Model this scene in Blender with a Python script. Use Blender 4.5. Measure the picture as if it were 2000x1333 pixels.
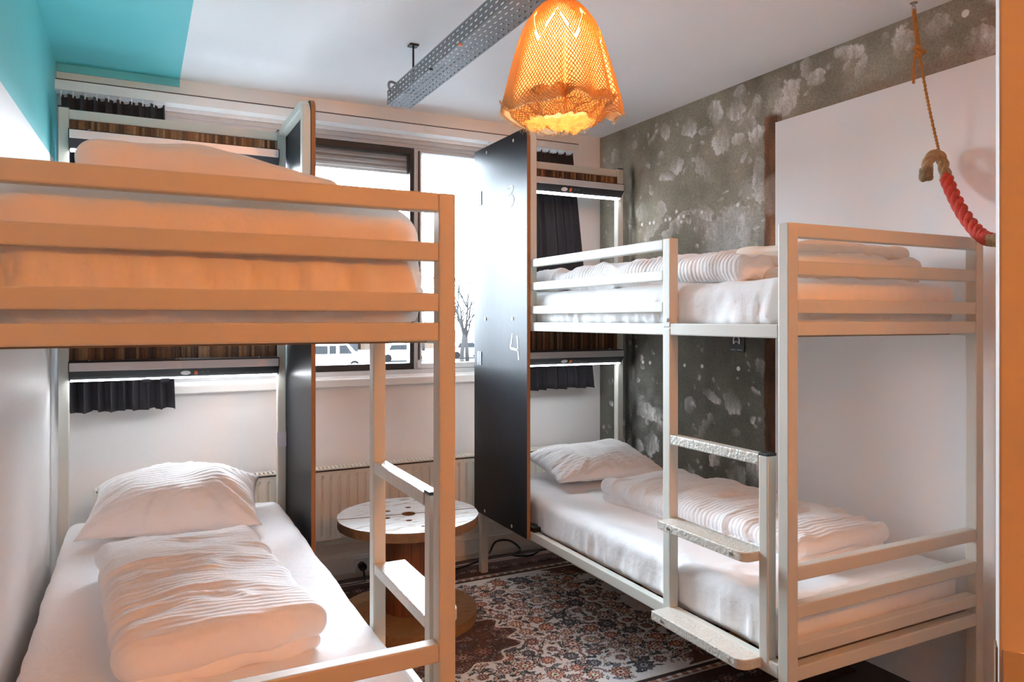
import bpy, bmesh, math, random
import numpy as np
from mathutils import Vector, Matrix
random.seed(7)
RNG = np.random.RandomState(11)
R = math.radians
for o in list(bpy.data.objects):
    bpy.data.objects.remove(o)
S = bpy.context.scene
COL = S.collection

# ------------------------------------------------------------------ camera
cam_d = bpy.data.cameras.new('camera')
cam = bpy.data.objects.new('camera', cam_d)
COL.objects.link(cam)
cam_d.sensor_width = 36.0
cam_d.lens = 1436.9 / 2000 * 36
cam_d.shift_y = -(666.5 - 623.9) / 2000
cam_d.clip_start = 0.05
cam_d.clip_end = 400
cam.location = (0, 0, 1.415)
cam.rotation_euler = (R(90), 0, -R(26.964))
S.camera = cam

# ------------------------------------------------------------------ world, exposure
SKY = 28.0
w = bpy.data.worlds.new('sky')
S.world = w
w.use_nodes = True
bg = w.node_tree.nodes['Background']
bg.inputs['Color'].default_value = (0.81, 0.92, 1.05, 1)
bg.inputs['Strength'].default_value = SKY
S.view_settings.view_transform = 'Standard'
S.view_settings.look = 'None'
S.view_settings.gamma = 1.0
S.view_settings.use_curve_mapping = False
S.view_settings.exposure = 0.72
S.cycles.use_denoising = True
S.cycles.max_bounces = 16
S.cycles.diffuse_bounces = 14
S.cycles.glossy_bounces = 4
S.cycles.transparent_max_bounces = 12
S.cycles.sample_clamp_indirect = 60.0
# daylight portal in the window opening (guides sampling of the sky only)
pd = bpy.data.lights.new('window_daylight', 'AREA')
pd.shape = 'RECTANGLE'; pd.size = 2.80; pd.size_y = 1.36
pd.cycles.is_portal = True
po = bpy.data.objects.new('window_daylight', pd)
COL.objects.link(po)
po.location = (1.075, 4.30, 1.77); po.rotation_euler = (R(-90), 0, 0)
LAMP_W = 510.0      # radiance of the warm globe lamp in the entry behind the camera
LAMP2_W = 335.0     # radiance of the second globe, added to warm the right foot rails
BAR_W = 12.0         # radiance of the fill glow added under the reading light bars
PEND_W = 1.9        # watts of the bulb in the crochet pendant

# ------------------------------------------------------------------ layout constants (metres)
XL, XR, YB, ZC = -0.335, 2.70, 4.03, 2.60
BW, BL, T = 0.95, 2.19, 0.04           # bunk width, length, tube
YF = 1.55                              # foot end of both bunks

# ------------------------------------------------------------------ materials
def new_mat(name):
    m = bpy.data.materials.new(name); m.use_nodes = True
    nt = m.node_tree
    return m, nt, nt.nodes, nt.links, nt.nodes['Principled BSDF']

def simple(name, col, rough=0.5, metal=0.0, var=0.0, vscale=8.0, bump=0.0, bscale=60.0, spec=0.5, coat=0.0, stretch=None):
    m, nt, N, L, b = new_mat(name)
    b.inputs['Base Color'].default_value = (*col, 1)
    b.inputs['Roughness'].default_value = rough
    b.inputs['Metallic'].default_value = metal
    b.inputs['Specular IOR Level'].default_value = spec
    b.inputs['Coat Weight'].default_value = coat
    tc = N.new('ShaderNodeTexCoord')
    src = tc.outputs['Object']
    if stretch:
        mp = N.new('ShaderNodeMapping'); mp.inputs['Scale'].default_value = stretch
        L.new(src, mp.inputs[0]); src = mp.outputs[0]
    if var > 0:
        n = N.new('ShaderNodeTexNoise'); n.inputs['Scale'].default_value = vscale; n.inputs['Detail'].default_value = 5
        L.new(src, n.inputs['Vector'])
        mix = N.new('ShaderNodeMix'); mix.data_type = 'RGBA'
        L.new(n.outputs['Fac'], mix.inputs['Factor'])
        mix.inputs['A'].default_value = (*[max(0, x * (1 - var)) for x in col], 1)
        mix.inputs['B'].default_value = (*[min(1, x * (1 + var)) for x in col], 1)
        L.new(mix.outputs['Result'], b.inputs['Base Color'])
    if bump > 0:
        n2 = N.new('ShaderNodeTexNoise'); n2.inputs['Scale'].default_value = bscale; n2.inputs['Detail'].default_value = 4
        L.new(src, n2.inputs['Vector'])
        bp = N.new('ShaderNodeBump'); bp.inputs['Strength'].default_value = bump; bp.inputs['Distance'].default_value = 0.01
        L.new(n2.outputs['Fac'], bp.inputs['Height']); L.new(bp.outputs['Normal'], b.inputs['Normal'])
    return m

def attr_mat(name, rough=0.8, spec=0.3, fine=0.25, fscale=120.0, bump=0.2, attr='Col', detail=6.0):
    """colour comes from the mesh colour attribute, broken up by a fine procedural noise"""
    m, nt, N, L, b = new_mat(name)
    a = N.new('ShaderNodeAttribute'); a.attribute_name = attr
    tc = N.new('ShaderNodeTexCoord')
    n = N.new('ShaderNodeTexNoise'); n.inputs['Scale'].default_value = fscale; n.inputs['Detail'].default_value = detail
    L.new(tc.outputs['Object'], n.inputs['Vector'])
    mr = N.new('ShaderNodeMapRange'); mr.inputs['From Min'].default_value = 0.3; mr.inputs['From Max'].default_value = 0.7
    mr.inputs['To Min'].default_value = 1 - fine; mr.inputs['To Max'].default_value = 1 + fine
    L.new(n.outputs['Fac'], mr.inputs['Value'])
    vm = N.new('ShaderNodeVectorMath'); vm.operation = 'SCALE'
    L.new(a.outputs['Color'], vm.inputs[0]); L.new(mr.outputs['Result'], vm.inputs['Scale'])
    L.new(vm.outputs[0], b.inputs['Base Color'])
    b.inputs['Roughness'].default_value = rough
    b.inputs['Specular IOR Level'].default_value = spec
    if bump:
        bp = N.new('ShaderNodeBump'); bp.inputs['Strength'].default_value = bump; bp.inputs['Distance'].default_value = 0.004
        L.new(n.outputs['Fac'], bp.inputs['Height']); L.new(bp.outputs['Normal'], b.inputs['Normal'])
    return m

def two_tone(name, white, teal, expr):
    """wall paint with a masked-off second colour; expr builds the 0/1 mask from the position"""
    m, nt, N, L, b = new_mat(name)
    g = N.new('ShaderNodeNewGeometry'); sp = N.new('ShaderNodeSeparateXYZ')
    L.new(g.outputs['Position'], sp.inputs[0])
    mask = expr(N, L, sp)
    n = N.new('ShaderNodeTexNoise'); n.inputs['Scale'].default_value = 2.5; n.inputs['Detail'].default_value = 4
    L.new(g.outputs['Position'], n.inputs['Vector'])
    mx = N.new('ShaderNodeMix'); mx.data_type = 'RGBA'
    mx.inputs['A'].default_value = (*white, 1); mx.inputs['B'].default_value = (*teal, 1)
    L.new(mask, mx.inputs['Factor'])
    mr = N.new('ShaderNodeMapRange'); mr.inputs['To Min'].default_value = 0.95; mr.inputs['To Max'].default_value = 1.04
    L.new(n.outputs['Fac'], mr.inputs['Value'])
    vm = N.new('ShaderNodeVectorMath'); vm.operation = 'SCALE'
    L.new(mx.outputs['Result'], vm.inputs[0]); L.new(mr.outputs['Result'], vm.inputs['Scale'])
    L.new(vm.outputs[0], b.inputs['Base Color'])
    b.inputs['Roughness'].default_value = 0.5
    n2 = N.new('ShaderNodeTexNoise'); n2.inputs['Scale'].default_value = 35; n2.inputs['Detail'].default_value = 3
    L.new(g.outputs['Position'], n2.inputs['Vector'])
    bp = N.new('ShaderNodeBump'); bp.inputs['Strength'].default_value = 0.12; bp.inputs['Distance'].default_value = 0.01
    L.new(n2.outputs['Fac'], bp.inputs['Height']); L.new(bp.outputs['Normal'], b.inputs['Normal'])
    return m

def op(N, L, kind, a, bval):
    n = N.new('ShaderNodeMath'); n.operation = kind
    for i, v in enumerate((a, bval)):
        if isinstance(v, (int, float)): n.inputs[i].default_value = v
        else: L.new(v, n.inputs[i])
    return n.outputs[0]

TEAL = (0.17, 0.64, 0.68)
WHITE = (0.78, 0.785, 0.80)
M = {}
M['paint_white'] = simple('white_wall_paint', (0.91, 0.91, 0.915), 0.55, var=0.02, vscale=3, bump=0.06, bscale=40)
M['left_wall'] = two_tone('white_and_teal_wall_paint', (0.92, 0.92, 0.925), TEAL,
    lambda N, L, sp: op(N, L, 'GREATER_THAN', sp.outputs['Z'], op(N, L, 'ADD', op(N, L, 'MULTIPLY', sp.outputs['Y'], 0.045), 1.957)))
M['ceiling'] = two_tone('white_and_teal_ceiling_paint', (0.92, 0.92, 0.935), TEAL,
    lambda N, L, sp: op(N, L, 'MULTIPLY', op(N, L, 'LESS_THAN', sp.outputs['X'], 0.185), op(N, L, 'GREATER_THAN', sp.outputs['Y'], 1.2)))
M['orange_paint'] = simple('warm_ochre_wall_paint', (0.48, 0.33, 0.22), 0.5, var=0.05, vscale=2)
M['entry_brown'] = simple('brown_entry_wall_paint', (0.30, 0.19, 0.11), 0.5)
M['cream'] = simple('cream_trim_paint', (0.90, 0.885, 0.85), 0.5, var=0.04, vscale=5)
M['floor'] = simple('dark_brown_floor', (0.045, 0.028, 0.02), 0.45, var=0.45, vscale=6, stretch=(1, 9, 1), bump=0.1)
M['metal'] = simple('pebble_grey_lacquered_steel', (0.64, 0.645, 0.59), 0.42, var=0.04, vscale=7, bump=0.02, bscale=220, spec=0.35)
M['tread'] = simple('checkered_step_plate', (0.64, 0.64, 0.585), 0.3, var=0.12, vscale=60, bump=0.5, bscale=90)
M['black_plastic'] = simple('black_plastic', (0.012, 0.013, 0.016), 0.4)
M['alu'] = simple('brushed_aluminium', (0.72, 0.73, 0.76), 0.38, metal=0.55, var=0.05, vscale=40, stretch=(1, 30, 30))
M['steel'] = simple('galvanised_steel', (0.22, 0.23, 0.245), 0.5, metal=0.3, var=0.12, vscale=25)
M['chrome'] = simple('bright_screw_steel', (0.75, 0.75, 0.75), 0.25, metal=0.9)
M['board'] = simple('black_film_faced_plywood', (0.012, 0.016, 0.022), 0.33, var=0.5, vscale=9, stretch=(1, 12, 1), bump=0.03, bscale=160, spec=0.5)
M['board'].node_tree.nodes['Principled BSDF'].inputs['IOR'].default_value = 1.22
M['ply_edge'] = simple('brown_plywood_edge', (0.33, 0.14, 0.05), 0.6, var=0.35, vscale=30, stretch=(40, 1, 1))
M['chalk'] = simple('white_chalk_paint', (0.85, 0.86, 0.86), 0.9, var=0.1, vscale=120)
M['white_plastic'] = simple('white_plastic', (0.82, 0.82, 0.80), 0.4)
M['orange_switch'] = simple('orange_red_switch', (0.75, 0.16, 0.04), 0.35)
M['radiator'] = simple('cream_radiator_enamel', (0.83, 0.80, 0.72), 0.35, var=0.03)
M['dark_gap'] = simple('dark_recess', (0.02, 0.02, 0.02), 0.8)  # near-black that paints shade into gaps
M['curtain'] = simple('charcoal_curtain_cloth', (0.040, 0.038, 0.045), 0.85, var=0.15, vscale=20, bump=0.1, bscale=400)
M['alu_grey'] = simple('grey_anodised_window_frame', (0.50, 0.51, 0.52), 0.4, metal=0.2)
M['alu_light'] = simple('pale_grey_window_frame', (0.62, 0.63, 0.64), 0.4)
M['black_rubber'] = simple('black_window_sash', (0.015, 0.015, 0.016), 0.45)
M['blind'] = simple('weathered_grey_blind_wood', (0.30, 0.27, 0.25), 0.7, var=0.25, vscale=30, stretch=(1, 1, 30))
M['sill'] = simple('white_sill_paint', (0.84, 0.84, 0.83), 0.28)
M['slats'] = attr_mat('laminated_brown_wood', 0.4, 0.5, 0.2, 90, 0.1)
M['concrete'] = attr_mat('raw_concrete_with_filler', 0.75, 0.3, 0.22, 140, 0.35)
M['rug'] = attr_mat('persian_rug_pile', 0.95, 0.1, 0.22, 420, 0.5)
M['filler'] = simple('pale_filler', (0.90, 0.90, 0.87), 0.8, var=0.1, vscale=90)
M['panel_white'] = simple('white_plaster_panel', (0.93, 0.93, 0.935), 0.5, var=0.015, vscale=4, bump=0.05, bscale=30)
M['core'] = simple('reddish_brown_spool_wood', (0.27, 0.10, 0.04), 0.5, var=0.4, vscale=14, stretch=(6, 6, 0.7), bump=0.2)
M['base_wood'] = simple('tan_spool_wood', (0.36, 0.20, 0.085), 0.55, var=0.4, vscale=12, stretch=(0.8, 9, 6), bump=0.2)
M['rim_wood'] = simple('dark_rim_wood', (0.28, 0.15, 0.07), 0.6, var=0.4, vscale=25)
M['cable'] = simple('black_cable', (0.01, 0.01, 0.01), 0.5)
M['cord'] = simple('orange_brown_cord', (0.56, 0.25, 0.06), 0.85, var=0.3, vscale=300, bump=0.3, bscale=500)
M['rope_nat'] = simple('natural_hemp_rope', (0.50, 0.36, 0.20), 0.9, var=0.4, vscale=90, bump=0.5, bscale=260)
M['rope_dark'] = simple('frayed_rope_end', (0.30, 0.22, 0.13), 0.95, var=0.7, vscale=70, bump=0.6, bscale=200)
M['rope_red'] = simple('red_painted_rope', (0.66, 0.07, 0.045), 0.7, var=0.25, vscale=120, bump=0.4, bscale=300)
M['door'] = simple('beige_door_paint', (0.72, 0.70, 0.66), 0.5, var=0.04)
M['door_plate'] = simple('taupe_door_plate', (0.56, 0.52, 0.47), 0.5, var=0.12, vscale=18)
M['crochet'] = None

def worn_top():
    m, nt, N, L, b = new_mat('worn_white_painted_spool_top')
    tc = N.new('ShaderNodeTexCoord')
    mp = N.new('ShaderNodeMapping'); mp.inputs['Scale'].default_value = (2.0, 9.0, 9.0)
    L.new(tc.outputs['Object'], mp.inputs[0])
    n = N.new('ShaderNodeTexNoise'); n.inputs['Scale'].default_value = 3.2; n.inputs['Detail'].default_value = 8; n.inputs['Roughness'].default_value = 0.65
    L.new(mp.outputs[0], n.inputs['Vector'])
    cr = N.new('ShaderNodeValToRGB')
    e = cr.color_ramp.elements
    e[0].position = 0.33; e[0].color = (0.33, 0.21, 0.11, 1)
    e[1].position = 0.44; e[1].color = (0.80, 0.79, 0.74, 1)
    x = e.new(0.60); x.color = (0.88, 0.89, 0.88, 1)
    x = e.new(0.75); x.color = (0.46, 0.56, 0.66, 1)
    L.new(n.outputs['Fac'], cr.inputs[0]); L.new(cr.outputs[0], b.inputs['Base Color'])
    b.inputs['Roughness'].default_value = 0.45
    return m
M['worn_top'] = worn_top()

def linen(name, col, stripes=None):
    m, nt, N, L, b = new_mat(name)
    b.inputs['Base Color'].default_value = (*col, 1)
    b.inputs['Roughness'].default_value = 0.8
    b.inputs['Specular IOR Level'].default_value = 0.2
    b.inputs['Sheen Weight'].default_value = 0.15
    tc = N.new('ShaderNodeTexCoord')
    n = N.new('ShaderNodeTexNoise'); n.inputs['Scale'].default_value = 22; n.inputs['Detail'].default_value = 6
    L.new(tc.outputs['Object'], n.inputs['Vector'])
    h = n.outputs['Fac']
    if stripes:
        wv = N.new('ShaderNodeTexWave'); wv.bands_direction = stripes; wv.inputs['Scale'].default_value = 16
        wv.inputs['Distortion'].default_value = 2.5; wv.inputs['Detail'].default_value = 2
        L.new(tc.outputs['Object'], wv.inputs['Vector'])
        h = op(N, L, 'ADD', op(N, L, 'MULTIPLY', wv.outputs['Fac'], 0.35), h)
    bp = N.new('ShaderNodeBump'); bp.inputs['Strength'].default_value = 0.35; bp.inputs['Distance'].default_value = 0.012
    L.new(h, bp.inputs['Height']); L.new(bp.outputs['Normal'], b.inputs['Normal'])
    return m
M['sheet'] = linen('white_cotton_sheet', (0.88, 0.88, 0.89))
M['duvet'] = linen('white_striped_duvet_cotton', (0.88, 0.88, 0.89), 'Y')
M['pillow'] = linen('white_striped_pillow_cotton', (0.88, 0.88, 0.89), 'Y')
M['fold'] = linen('cream_folded_cotton', (0.80, 0.74, 0.66))

def glass_mat():
    m, nt, N, L, b = new_mat('clear_window_glass')
    N.remove(b)
    t = N.new('ShaderNodeBsdfTransparent'); t.inputs[0].default_value = (0.97, 0.98, 0.975, 1)
    g = N.new('ShaderNodeBsdfGlossy'); g.inputs['Roughness'].default_value = 0.02
    f = N.new('ShaderNodeFresnel'); f.inputs[0].default_value = 1.45
    mx = N.new('ShaderNodeMixShader')
    L.new(f.outputs[0], mx.inputs[0]); L.new(t.outputs[0], mx.inputs[1]); L.new(g.outputs[0], mx.inputs[2])
    L.new(mx.outputs[0], N['Material Output'].inputs[0])
    return m
M['glass'] = glass_mat()

def emis(name, col, strength):
    m, nt, N, L, b = new_mat(name)
    b.inputs['Base Color'].default_value = (*col, 1)
    b.inputs['Emission Color'].default_value = (*col, 1)
    b.inputs['Emission Strength'].default_value = strength
    return m

M['led'] = emis('lit_led_diffuser', (0.93, 0.96, 1.0), BAR_W)  # fill glow added under the bars to brighten the bed heads
M['led_front'] = emis('lit_led_front_lens', (0.90, 0.95, 1.0), 3.5 * BAR_W)  # stronger fill glow added along the front edge

def shade_mat(name, col, transp, trans):
    m, nt, N, L, b = new_mat(name)
    N.remove(b)
    d = N.new('ShaderNodeBsdfDiffuse'); d.inputs[0].default_value = (*col, 1)
    t = N.new('ShaderNodeBsdfTranslucent'); t.inputs[0].default_value = (*col, 1)
    tr = N.new('ShaderNodeBsdfTransparent'); tr.inputs[0].default_value = (1, 0.93, 0.8, 1)
    m1 = N.new('ShaderNodeMixShader'); m1.inputs[0].default_value = trans
    L.new(d.outputs[0], m1.inputs[1]); L.new(t.outputs[0], m1.inputs[2])
    m2 = N.new('ShaderNodeMixShader'); m2.inputs[0].default_value = transp
    L.new(m1.outputs[0], m2.inputs[1]); L.new(tr.outputs[0], m2.inputs[2])
    L.new(m2.outputs[0], N['Material Output'].inputs[0])
    return m
M['lining'] = shade_mat('glowing_cotton_lining', (0.97, 0.90, 0.68), 0.03, 0.6)
M['hem'] = shade_mat('cream_crochet_hem', (0.62, 0.40, 0.19), 0.12, 0.35)
M['crochet'] = shade_mat('cream_crochet_thread', (0.86, 0.62, 0.34), 0.0, 0.4)

# ------------------------------------------------------------------ object helpers
def link(name, me, mat=None, parent=None, loc=(0, 0, 0), smooth=False):
    o = bpy.data.objects.new(name, me)
    COL.objects.link(o)
    o.location = loc
    if mat is not None and not me.materials:
        me.materials.append(mat)
    if parent is not None:
        o.parent = parent
    if smooth:
        me.polygons.foreach_set('use_smooth', [True] * len(me.polygons))
    return o

def tag(o, label=None, cat=None, group=None, kind=None):
    if label: o['label'] = label
    if cat: o['category'] = cat
    if group: o['group'] = group
    if kind: o['kind'] = kind
    return o

def empty(name, loc, label=None, cat=None, group=None, kind=None):
    o = bpy.data.objects.new(name, None)
    COL.objects.link(o)
    o.location = loc
    o.empty_display_size = 0.1
    return tag(o, label, cat, group, kind)

def pydata(name, v, f):
    me = bpy.data.meshes.new(name)
    me.from_pydata([tuple(map(float, p)) for p in v], [], f)
    me.update()
    return me

def box(name, x0, x1, y0, y1, z0, z1, mat, parent=None, bev=0.0, seg=2):
    """box with bevelled edges, in the parent's coordinates"""
    cx, cy, cz = (x0 + x1) / 2, (y0 + y1) / 2, (z0 + z1) / 2
    bm = bmesh.new()
    bmesh.ops.create_cube(bm, size=1)
    for v in bm.verts:
        v.co = Vector((v.co.x * abs(x1 - x0), v.co.y * abs(y1 - y0), v.co.z * abs(z1 - z0)))
    if bev:
        bmesh.ops.bevel(bm, geom=list(bm.edges), offset=bev, segments=seg, profile=0.6, affect='EDGES', clamp_overlap=True)
    me = bpy.data.meshes.new(name)
    bm.to_mesh(me); bm.free()
    return link(name, me, mat, parent, (cx, cy, cz))

def prism(name, prof, axis, a0, a1, mat, parent=None, loc=(0, 0, 0), smooth=False):
    """polygon profile (list of 2d points) extruded along axis ('X','Y','Z')"""
    n = len(prof)
    def P(u, v, a):
        return {'X': (a, u, v), 'Y': (u, a, v), 'Z': (u, v, a)}[axis]
    v = [P(u, q, a0) for u, q in prof] + [P(u, q, a1) for u, q in prof]
    f = [tuple(range(n)), tuple(range(2 * n - 1, n - 1, -1))]
    f += [(i, n + i, n + (i + 1) % n, (i + 1) % n) for i in range(n)]
    me = pydata(name, v, f)
    bm = bmesh.new(); bm.from_mesh(me); bmesh.ops.recalc_face_normals(bm, faces=bm.faces); bm.to_mesh(me); bm.free()
    return link(name, me, mat, parent, loc, smooth)

def tube_mesh(name, pts, rad, seg=8, closed=False):
    """swept round tube through pts; rad scalar or list"""
    pts = [Vector(p) for p in pts]
    n = len(pts)
    rads = rad if isinstance(rad, (list, tuple, np.ndarray)) else [rad] * n
    v, f = [], []
    up = Vector((0, 0, 1))
    prev = None
    for i, p in enumerate(pts):
        a = pts[(i - 1) % n] if (closed or i > 0) else p
        b = pts[(i + 1) % n] if (closed or i < n - 1) else p
        t = (b - a).normalized()
        if prev is None:
            q = up if abs(t.dot(up)) < 0.95 else Vector((1, 0, 0))
            prev = (q - t * q.dot(t)).normalized()
        else:
            prev = (prev - t * prev.dot(t)).normalized()
        bi = t.cross(prev)
        for k in range(seg):
            an = 2 * math.pi * k / seg
            v.append(p + (prev * math.cos(an) + bi * math.sin(an)) * rads[i])
    m = n if closed else n - 1
    for i in range(m):
        j = (i + 1) % n
        for k in range(seg):
            l = (k + 1) % seg
            f.append((i * seg + k, i * seg + l, j * seg + l, j * seg + k))
    if not closed:
        f.append(tuple(range(seg - 1, -1, -1)))
        f.append(tuple((n - 1) * seg + k for k in range(seg)))
    return pydata(name, v, f)

def tube(name, pts, rad, mat, parent=None, seg=8, closed=False):
    return link(name, tube_mesh(name, pts, rad, seg, closed), mat, parent, smooth=True)

def cyl(name, c, r, h, axis, mat, parent=None, seg=20):
    ax = {'X': Vector((1, 0, 0)), 'Y': Vector((0, 1, 0)), 'Z': Vector((0, 0, 1))}[axis]
    c = Vector(c)
    n = seg
    prof = [(r * math.cos(2 * math.pi * k / n), r * math.sin(2 * math.pi * k / n)) for k in range(n)]
    return prism(name, prof, axis, -h / 2, h / 2, mat, parent, c)

def grid_mesh(name, P):
    """P: (nu,nv,3) array -> quad mesh"""
    nu, nv = P.shape[:2]
    idx = np.arange(nu * nv).reshape(nu, nv)
    q = np.stack([idx[:-1, :-1], idx[1:, :-1], idx[1:, 1:], idx[:-1, 1:]], -1).reshape(-1, 4)
    me = bpy.data.meshes.new(name)
    me.vertices.add(nu * nv); me.vertices.foreach_set('co', P.reshape(-1).astype(np.float32))
    me.loops.add(q.size); me.loops.foreach_set('vertex_index', q.reshape(-1).astype(np.int32))
    me.polygons.add(len(q)); me.polygons.foreach_set('loop_start', (np.arange(len(q)) * 4).astype(np.int32))
    me.update(calc_edges=True); me.validate()
    return me

def set_col(me, C):
    a = me.color_attributes.new('Col', 'FLOAT_COLOR', 'POINT')
    C4 = np.ones((len(C), 4), np.float32); C4[:, :3] = C
    a.data.foreach_set('color', C4.reshape(-1))

# vectorised value noise
PERM = RNG.permutation(4096); VAL = RNG.rand(4096) * 2 - 1
def noise(P):
    P = np.asarray(P, float)
    i = np.floor(P).astype(np.int64); f = P - i
    u = f * f * f * (f * (f * 6 - 15) + 10)
    def h(dx, dy, dz):
        a = PERM[(i[..., 0] + dx) & 4095]; b = PERM[(a + i[..., 1] + dy) & 4095]
        return VAL[PERM[(b + i[..., 2] + dz) & 4095]]
    r = 0
    for dx in (0, 1):
        wx = u[..., 0] if dx else 1 - u[..., 0]
        for dy in (0, 1):
            wy = u[..., 1] if dy else 1 - u[..., 1]
            for dz in (0, 1):
                wz = u[..., 2] if dz else 1 - u[..., 2]
                r = r + wx * wy * wz * h(dx, dy, dz)
    return r
def fbm(P, octv=4, gain=0.5):
    a, r = 1.0, 0
    P = np.asarray(P, float)
    for k in range(octv):
        r = r + a * noise(P + 17.3 * k); P = P * 2.03; a *= gain
    return r
def ridge(P):
    return 1 - np.abs(noise(P)) * 2
def sstep(a, b, x):
    t = np.clip((x - a) / (b - a), 0, 1)
    return t * t * (3 - 2 * t)

# closed rounded-box cloth body
def cloth_box(hx, hy, hz, r, n, fn=None):
    """rounded box of half sizes; n=(nx,ny,nz) divisions; fn(p, nrm)->new p"""
    nx, ny, nz = n
    V, Fc = [], []
    off = 0
    def face(U, W, mk):
        nonlocal off
        a, b = np.meshgrid(np.linspace(-1, 1, U + 1), np.linspace(-1, 1, W + 1), indexing='ij')
        V.append(mk(a, b).reshape(-1, 3))
        idx = np.arange((U + 1) * (W + 1)).reshape(U + 1, W + 1) + off
        Fc.append(np.stack([idx[:-1, :-1], idx[1:, :-1], idx[1:, 1:], idx[:-1, 1:]], -1).reshape(-1, 4))
        off += (U + 1) * (W + 1)
    one = lambda a: np.ones_like(a)
    face(nx, ny, lambda a, b: np.stack([a, b, one(a)], -1))
    face(ny, nx, lambda a, b: np.stack([b, a, -one(a)], -1))
    face(ny, nz, lambda a, b: np.stack([one(a), a, b], -1))
    face(nz, ny, lambda a, b: np.stack([-one(a), b, a], -1))
    face(nz, nx, lambda a, b: np.stack([b, one(a), a], -1))
    face(nx, nz, lambda a, b: np.stack([a, -one(a), b], -1))
    V = np.concatenate(V); Fc = np.concatenate(Fc)
    key = np.round(V * 1e5).astype(np.int64)
    _, first, inv = np.unique(key, axis=0, return_index=True, return_inverse=True)
    V = V[first]; Fc = inv.reshape(-1)[Fc]
    H = np.array([hx, hy, hz]); rr = np.minimum(r, H * 0.999)
    p = V * H
    q = np.clip(p, -(H - rr), H - rr)
    d = (p - q) / rr
    l = np.linalg.norm(d, axis=1, keepdims=True); l[l == 0] = 1
    nrm = d / l
    p = q + nrm * rr
    if fn is not None:
        p = fn(p, nrm)
    me = bpy.data.meshes.new('cloth')
    me.vertices.add(len(p)); me.vertices.foreach_set('co', p.reshape(-1).astype(np.float32))
    me.loops.add(Fc.size); me.loops.foreach_set('vertex_index', Fc.reshape(-1).astype(np.int32))
    me.polygons.add(len(Fc)); me.polygons.foreach_set('loop_start', (np.arange(len(Fc)) * 4).astype(np.int32))
    me.update(calc_edges=True); me.validate()
    me.polygons.foreach_set('use_smooth', [True] * len(me.polygons))
    return me

def join_meshes(name, parts):
    """parts: list of (mesh, Matrix) -> one mesh"""
    bm = bmesh.new()
    for me, mx in parts:
        t = me.copy(); t.transform(mx); bm.from_mesh(t)
        bpy.data.meshes.remove(t)
    out = bpy.data.meshes.new(name)
    bm.to_mesh(out); bm.free()
    return out

# ================================================================== room shell
def shell(name, boxes, mat, parent=None, kind='structure'):
    bm = bmesh.new()
    for (x0, x1, y0, y1, z0, z1) in boxes:
        g = bmesh.ops.create_cube(bm, size=1)
        for v in g['verts']:
            v.co = Vector(((x0 + x1) / 2 + v.co.x * (x1 - x0), (y0 + y1) / 2 + v.co.y * (y1 - y0), (z0 + z1) / 2 + v.co.z * (z1 - z0)))
    me = bpy.data.meshes.new(name); bm.to_mesh(me); bm.free()
    o = link(name, me, mat, parent)
    if kind and parent is None: o['kind'] = kind
    return o

shell('floor', [(-0.6, 2.9, -4.5, 4.3, -0.12, 0.0)], M['floor'])
shell('ceiling', [(-0.6, 2.9, -4.5, 4.3, ZC, ZC + 0.12)], M['ceiling'])
shell('wall_left', [(XL - 0.15, XL, 1.0, 4.3, 0, ZC)], M['left_wall'])
shell('wall_entry_left', [(XL - 0.15, XL, -4.4, 1.0, 0, ZC)], M['entry_brown'])
WX0, WX1, WZ0, WZ1 = -0.31, 2.46, 1.10, 2.45
shell('wall_back', [(XL - 0.15, XR + 0.15, YB, YB + 0.26, 0, WZ0), (XL - 0.15, XR + 0.15, YB, YB + 0.26, WZ1, ZC),
                    (XL - 0.15, WX0, YB, YB + 0.26, WZ0, WZ1), (WX1, XR + 0.15, YB, YB + 0.26, WZ0, WZ1)], M['paint_white'])
wr = shell('wall_right', [(XR, XR + 0.15, -0.4, YB, 0, ZC)], M['paint_white'])
shell('wall_rear', [(-0.5, 2.1, -4.5, -4.4, 0, ZC)], M['orange_paint'])
shell('wall_entry_right', [(1.640, XR, -0.40, -0.30, 0, ZC), (1.640, 1.75, -4.4, -0.40, 0, ZC)], M['orange_paint'])
shell('trim_4', [(1.262, 1.33, -0.40, -0.28, 0, ZC)], M['cream'])
shell('wall_entry_niche', [(1.262, 1.33, -1.60, -0.40, 0, ZC)], M['orange_paint'])  # unseen wall added to keep the second lamp off the left bunk

# white plaster panel standing proud of the concrete
shell('white_panel', [(XR - 0.014, XR + 0.002, -0.3, 2.535, 0, 2.345)], M['panel_white'], wr)

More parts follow.
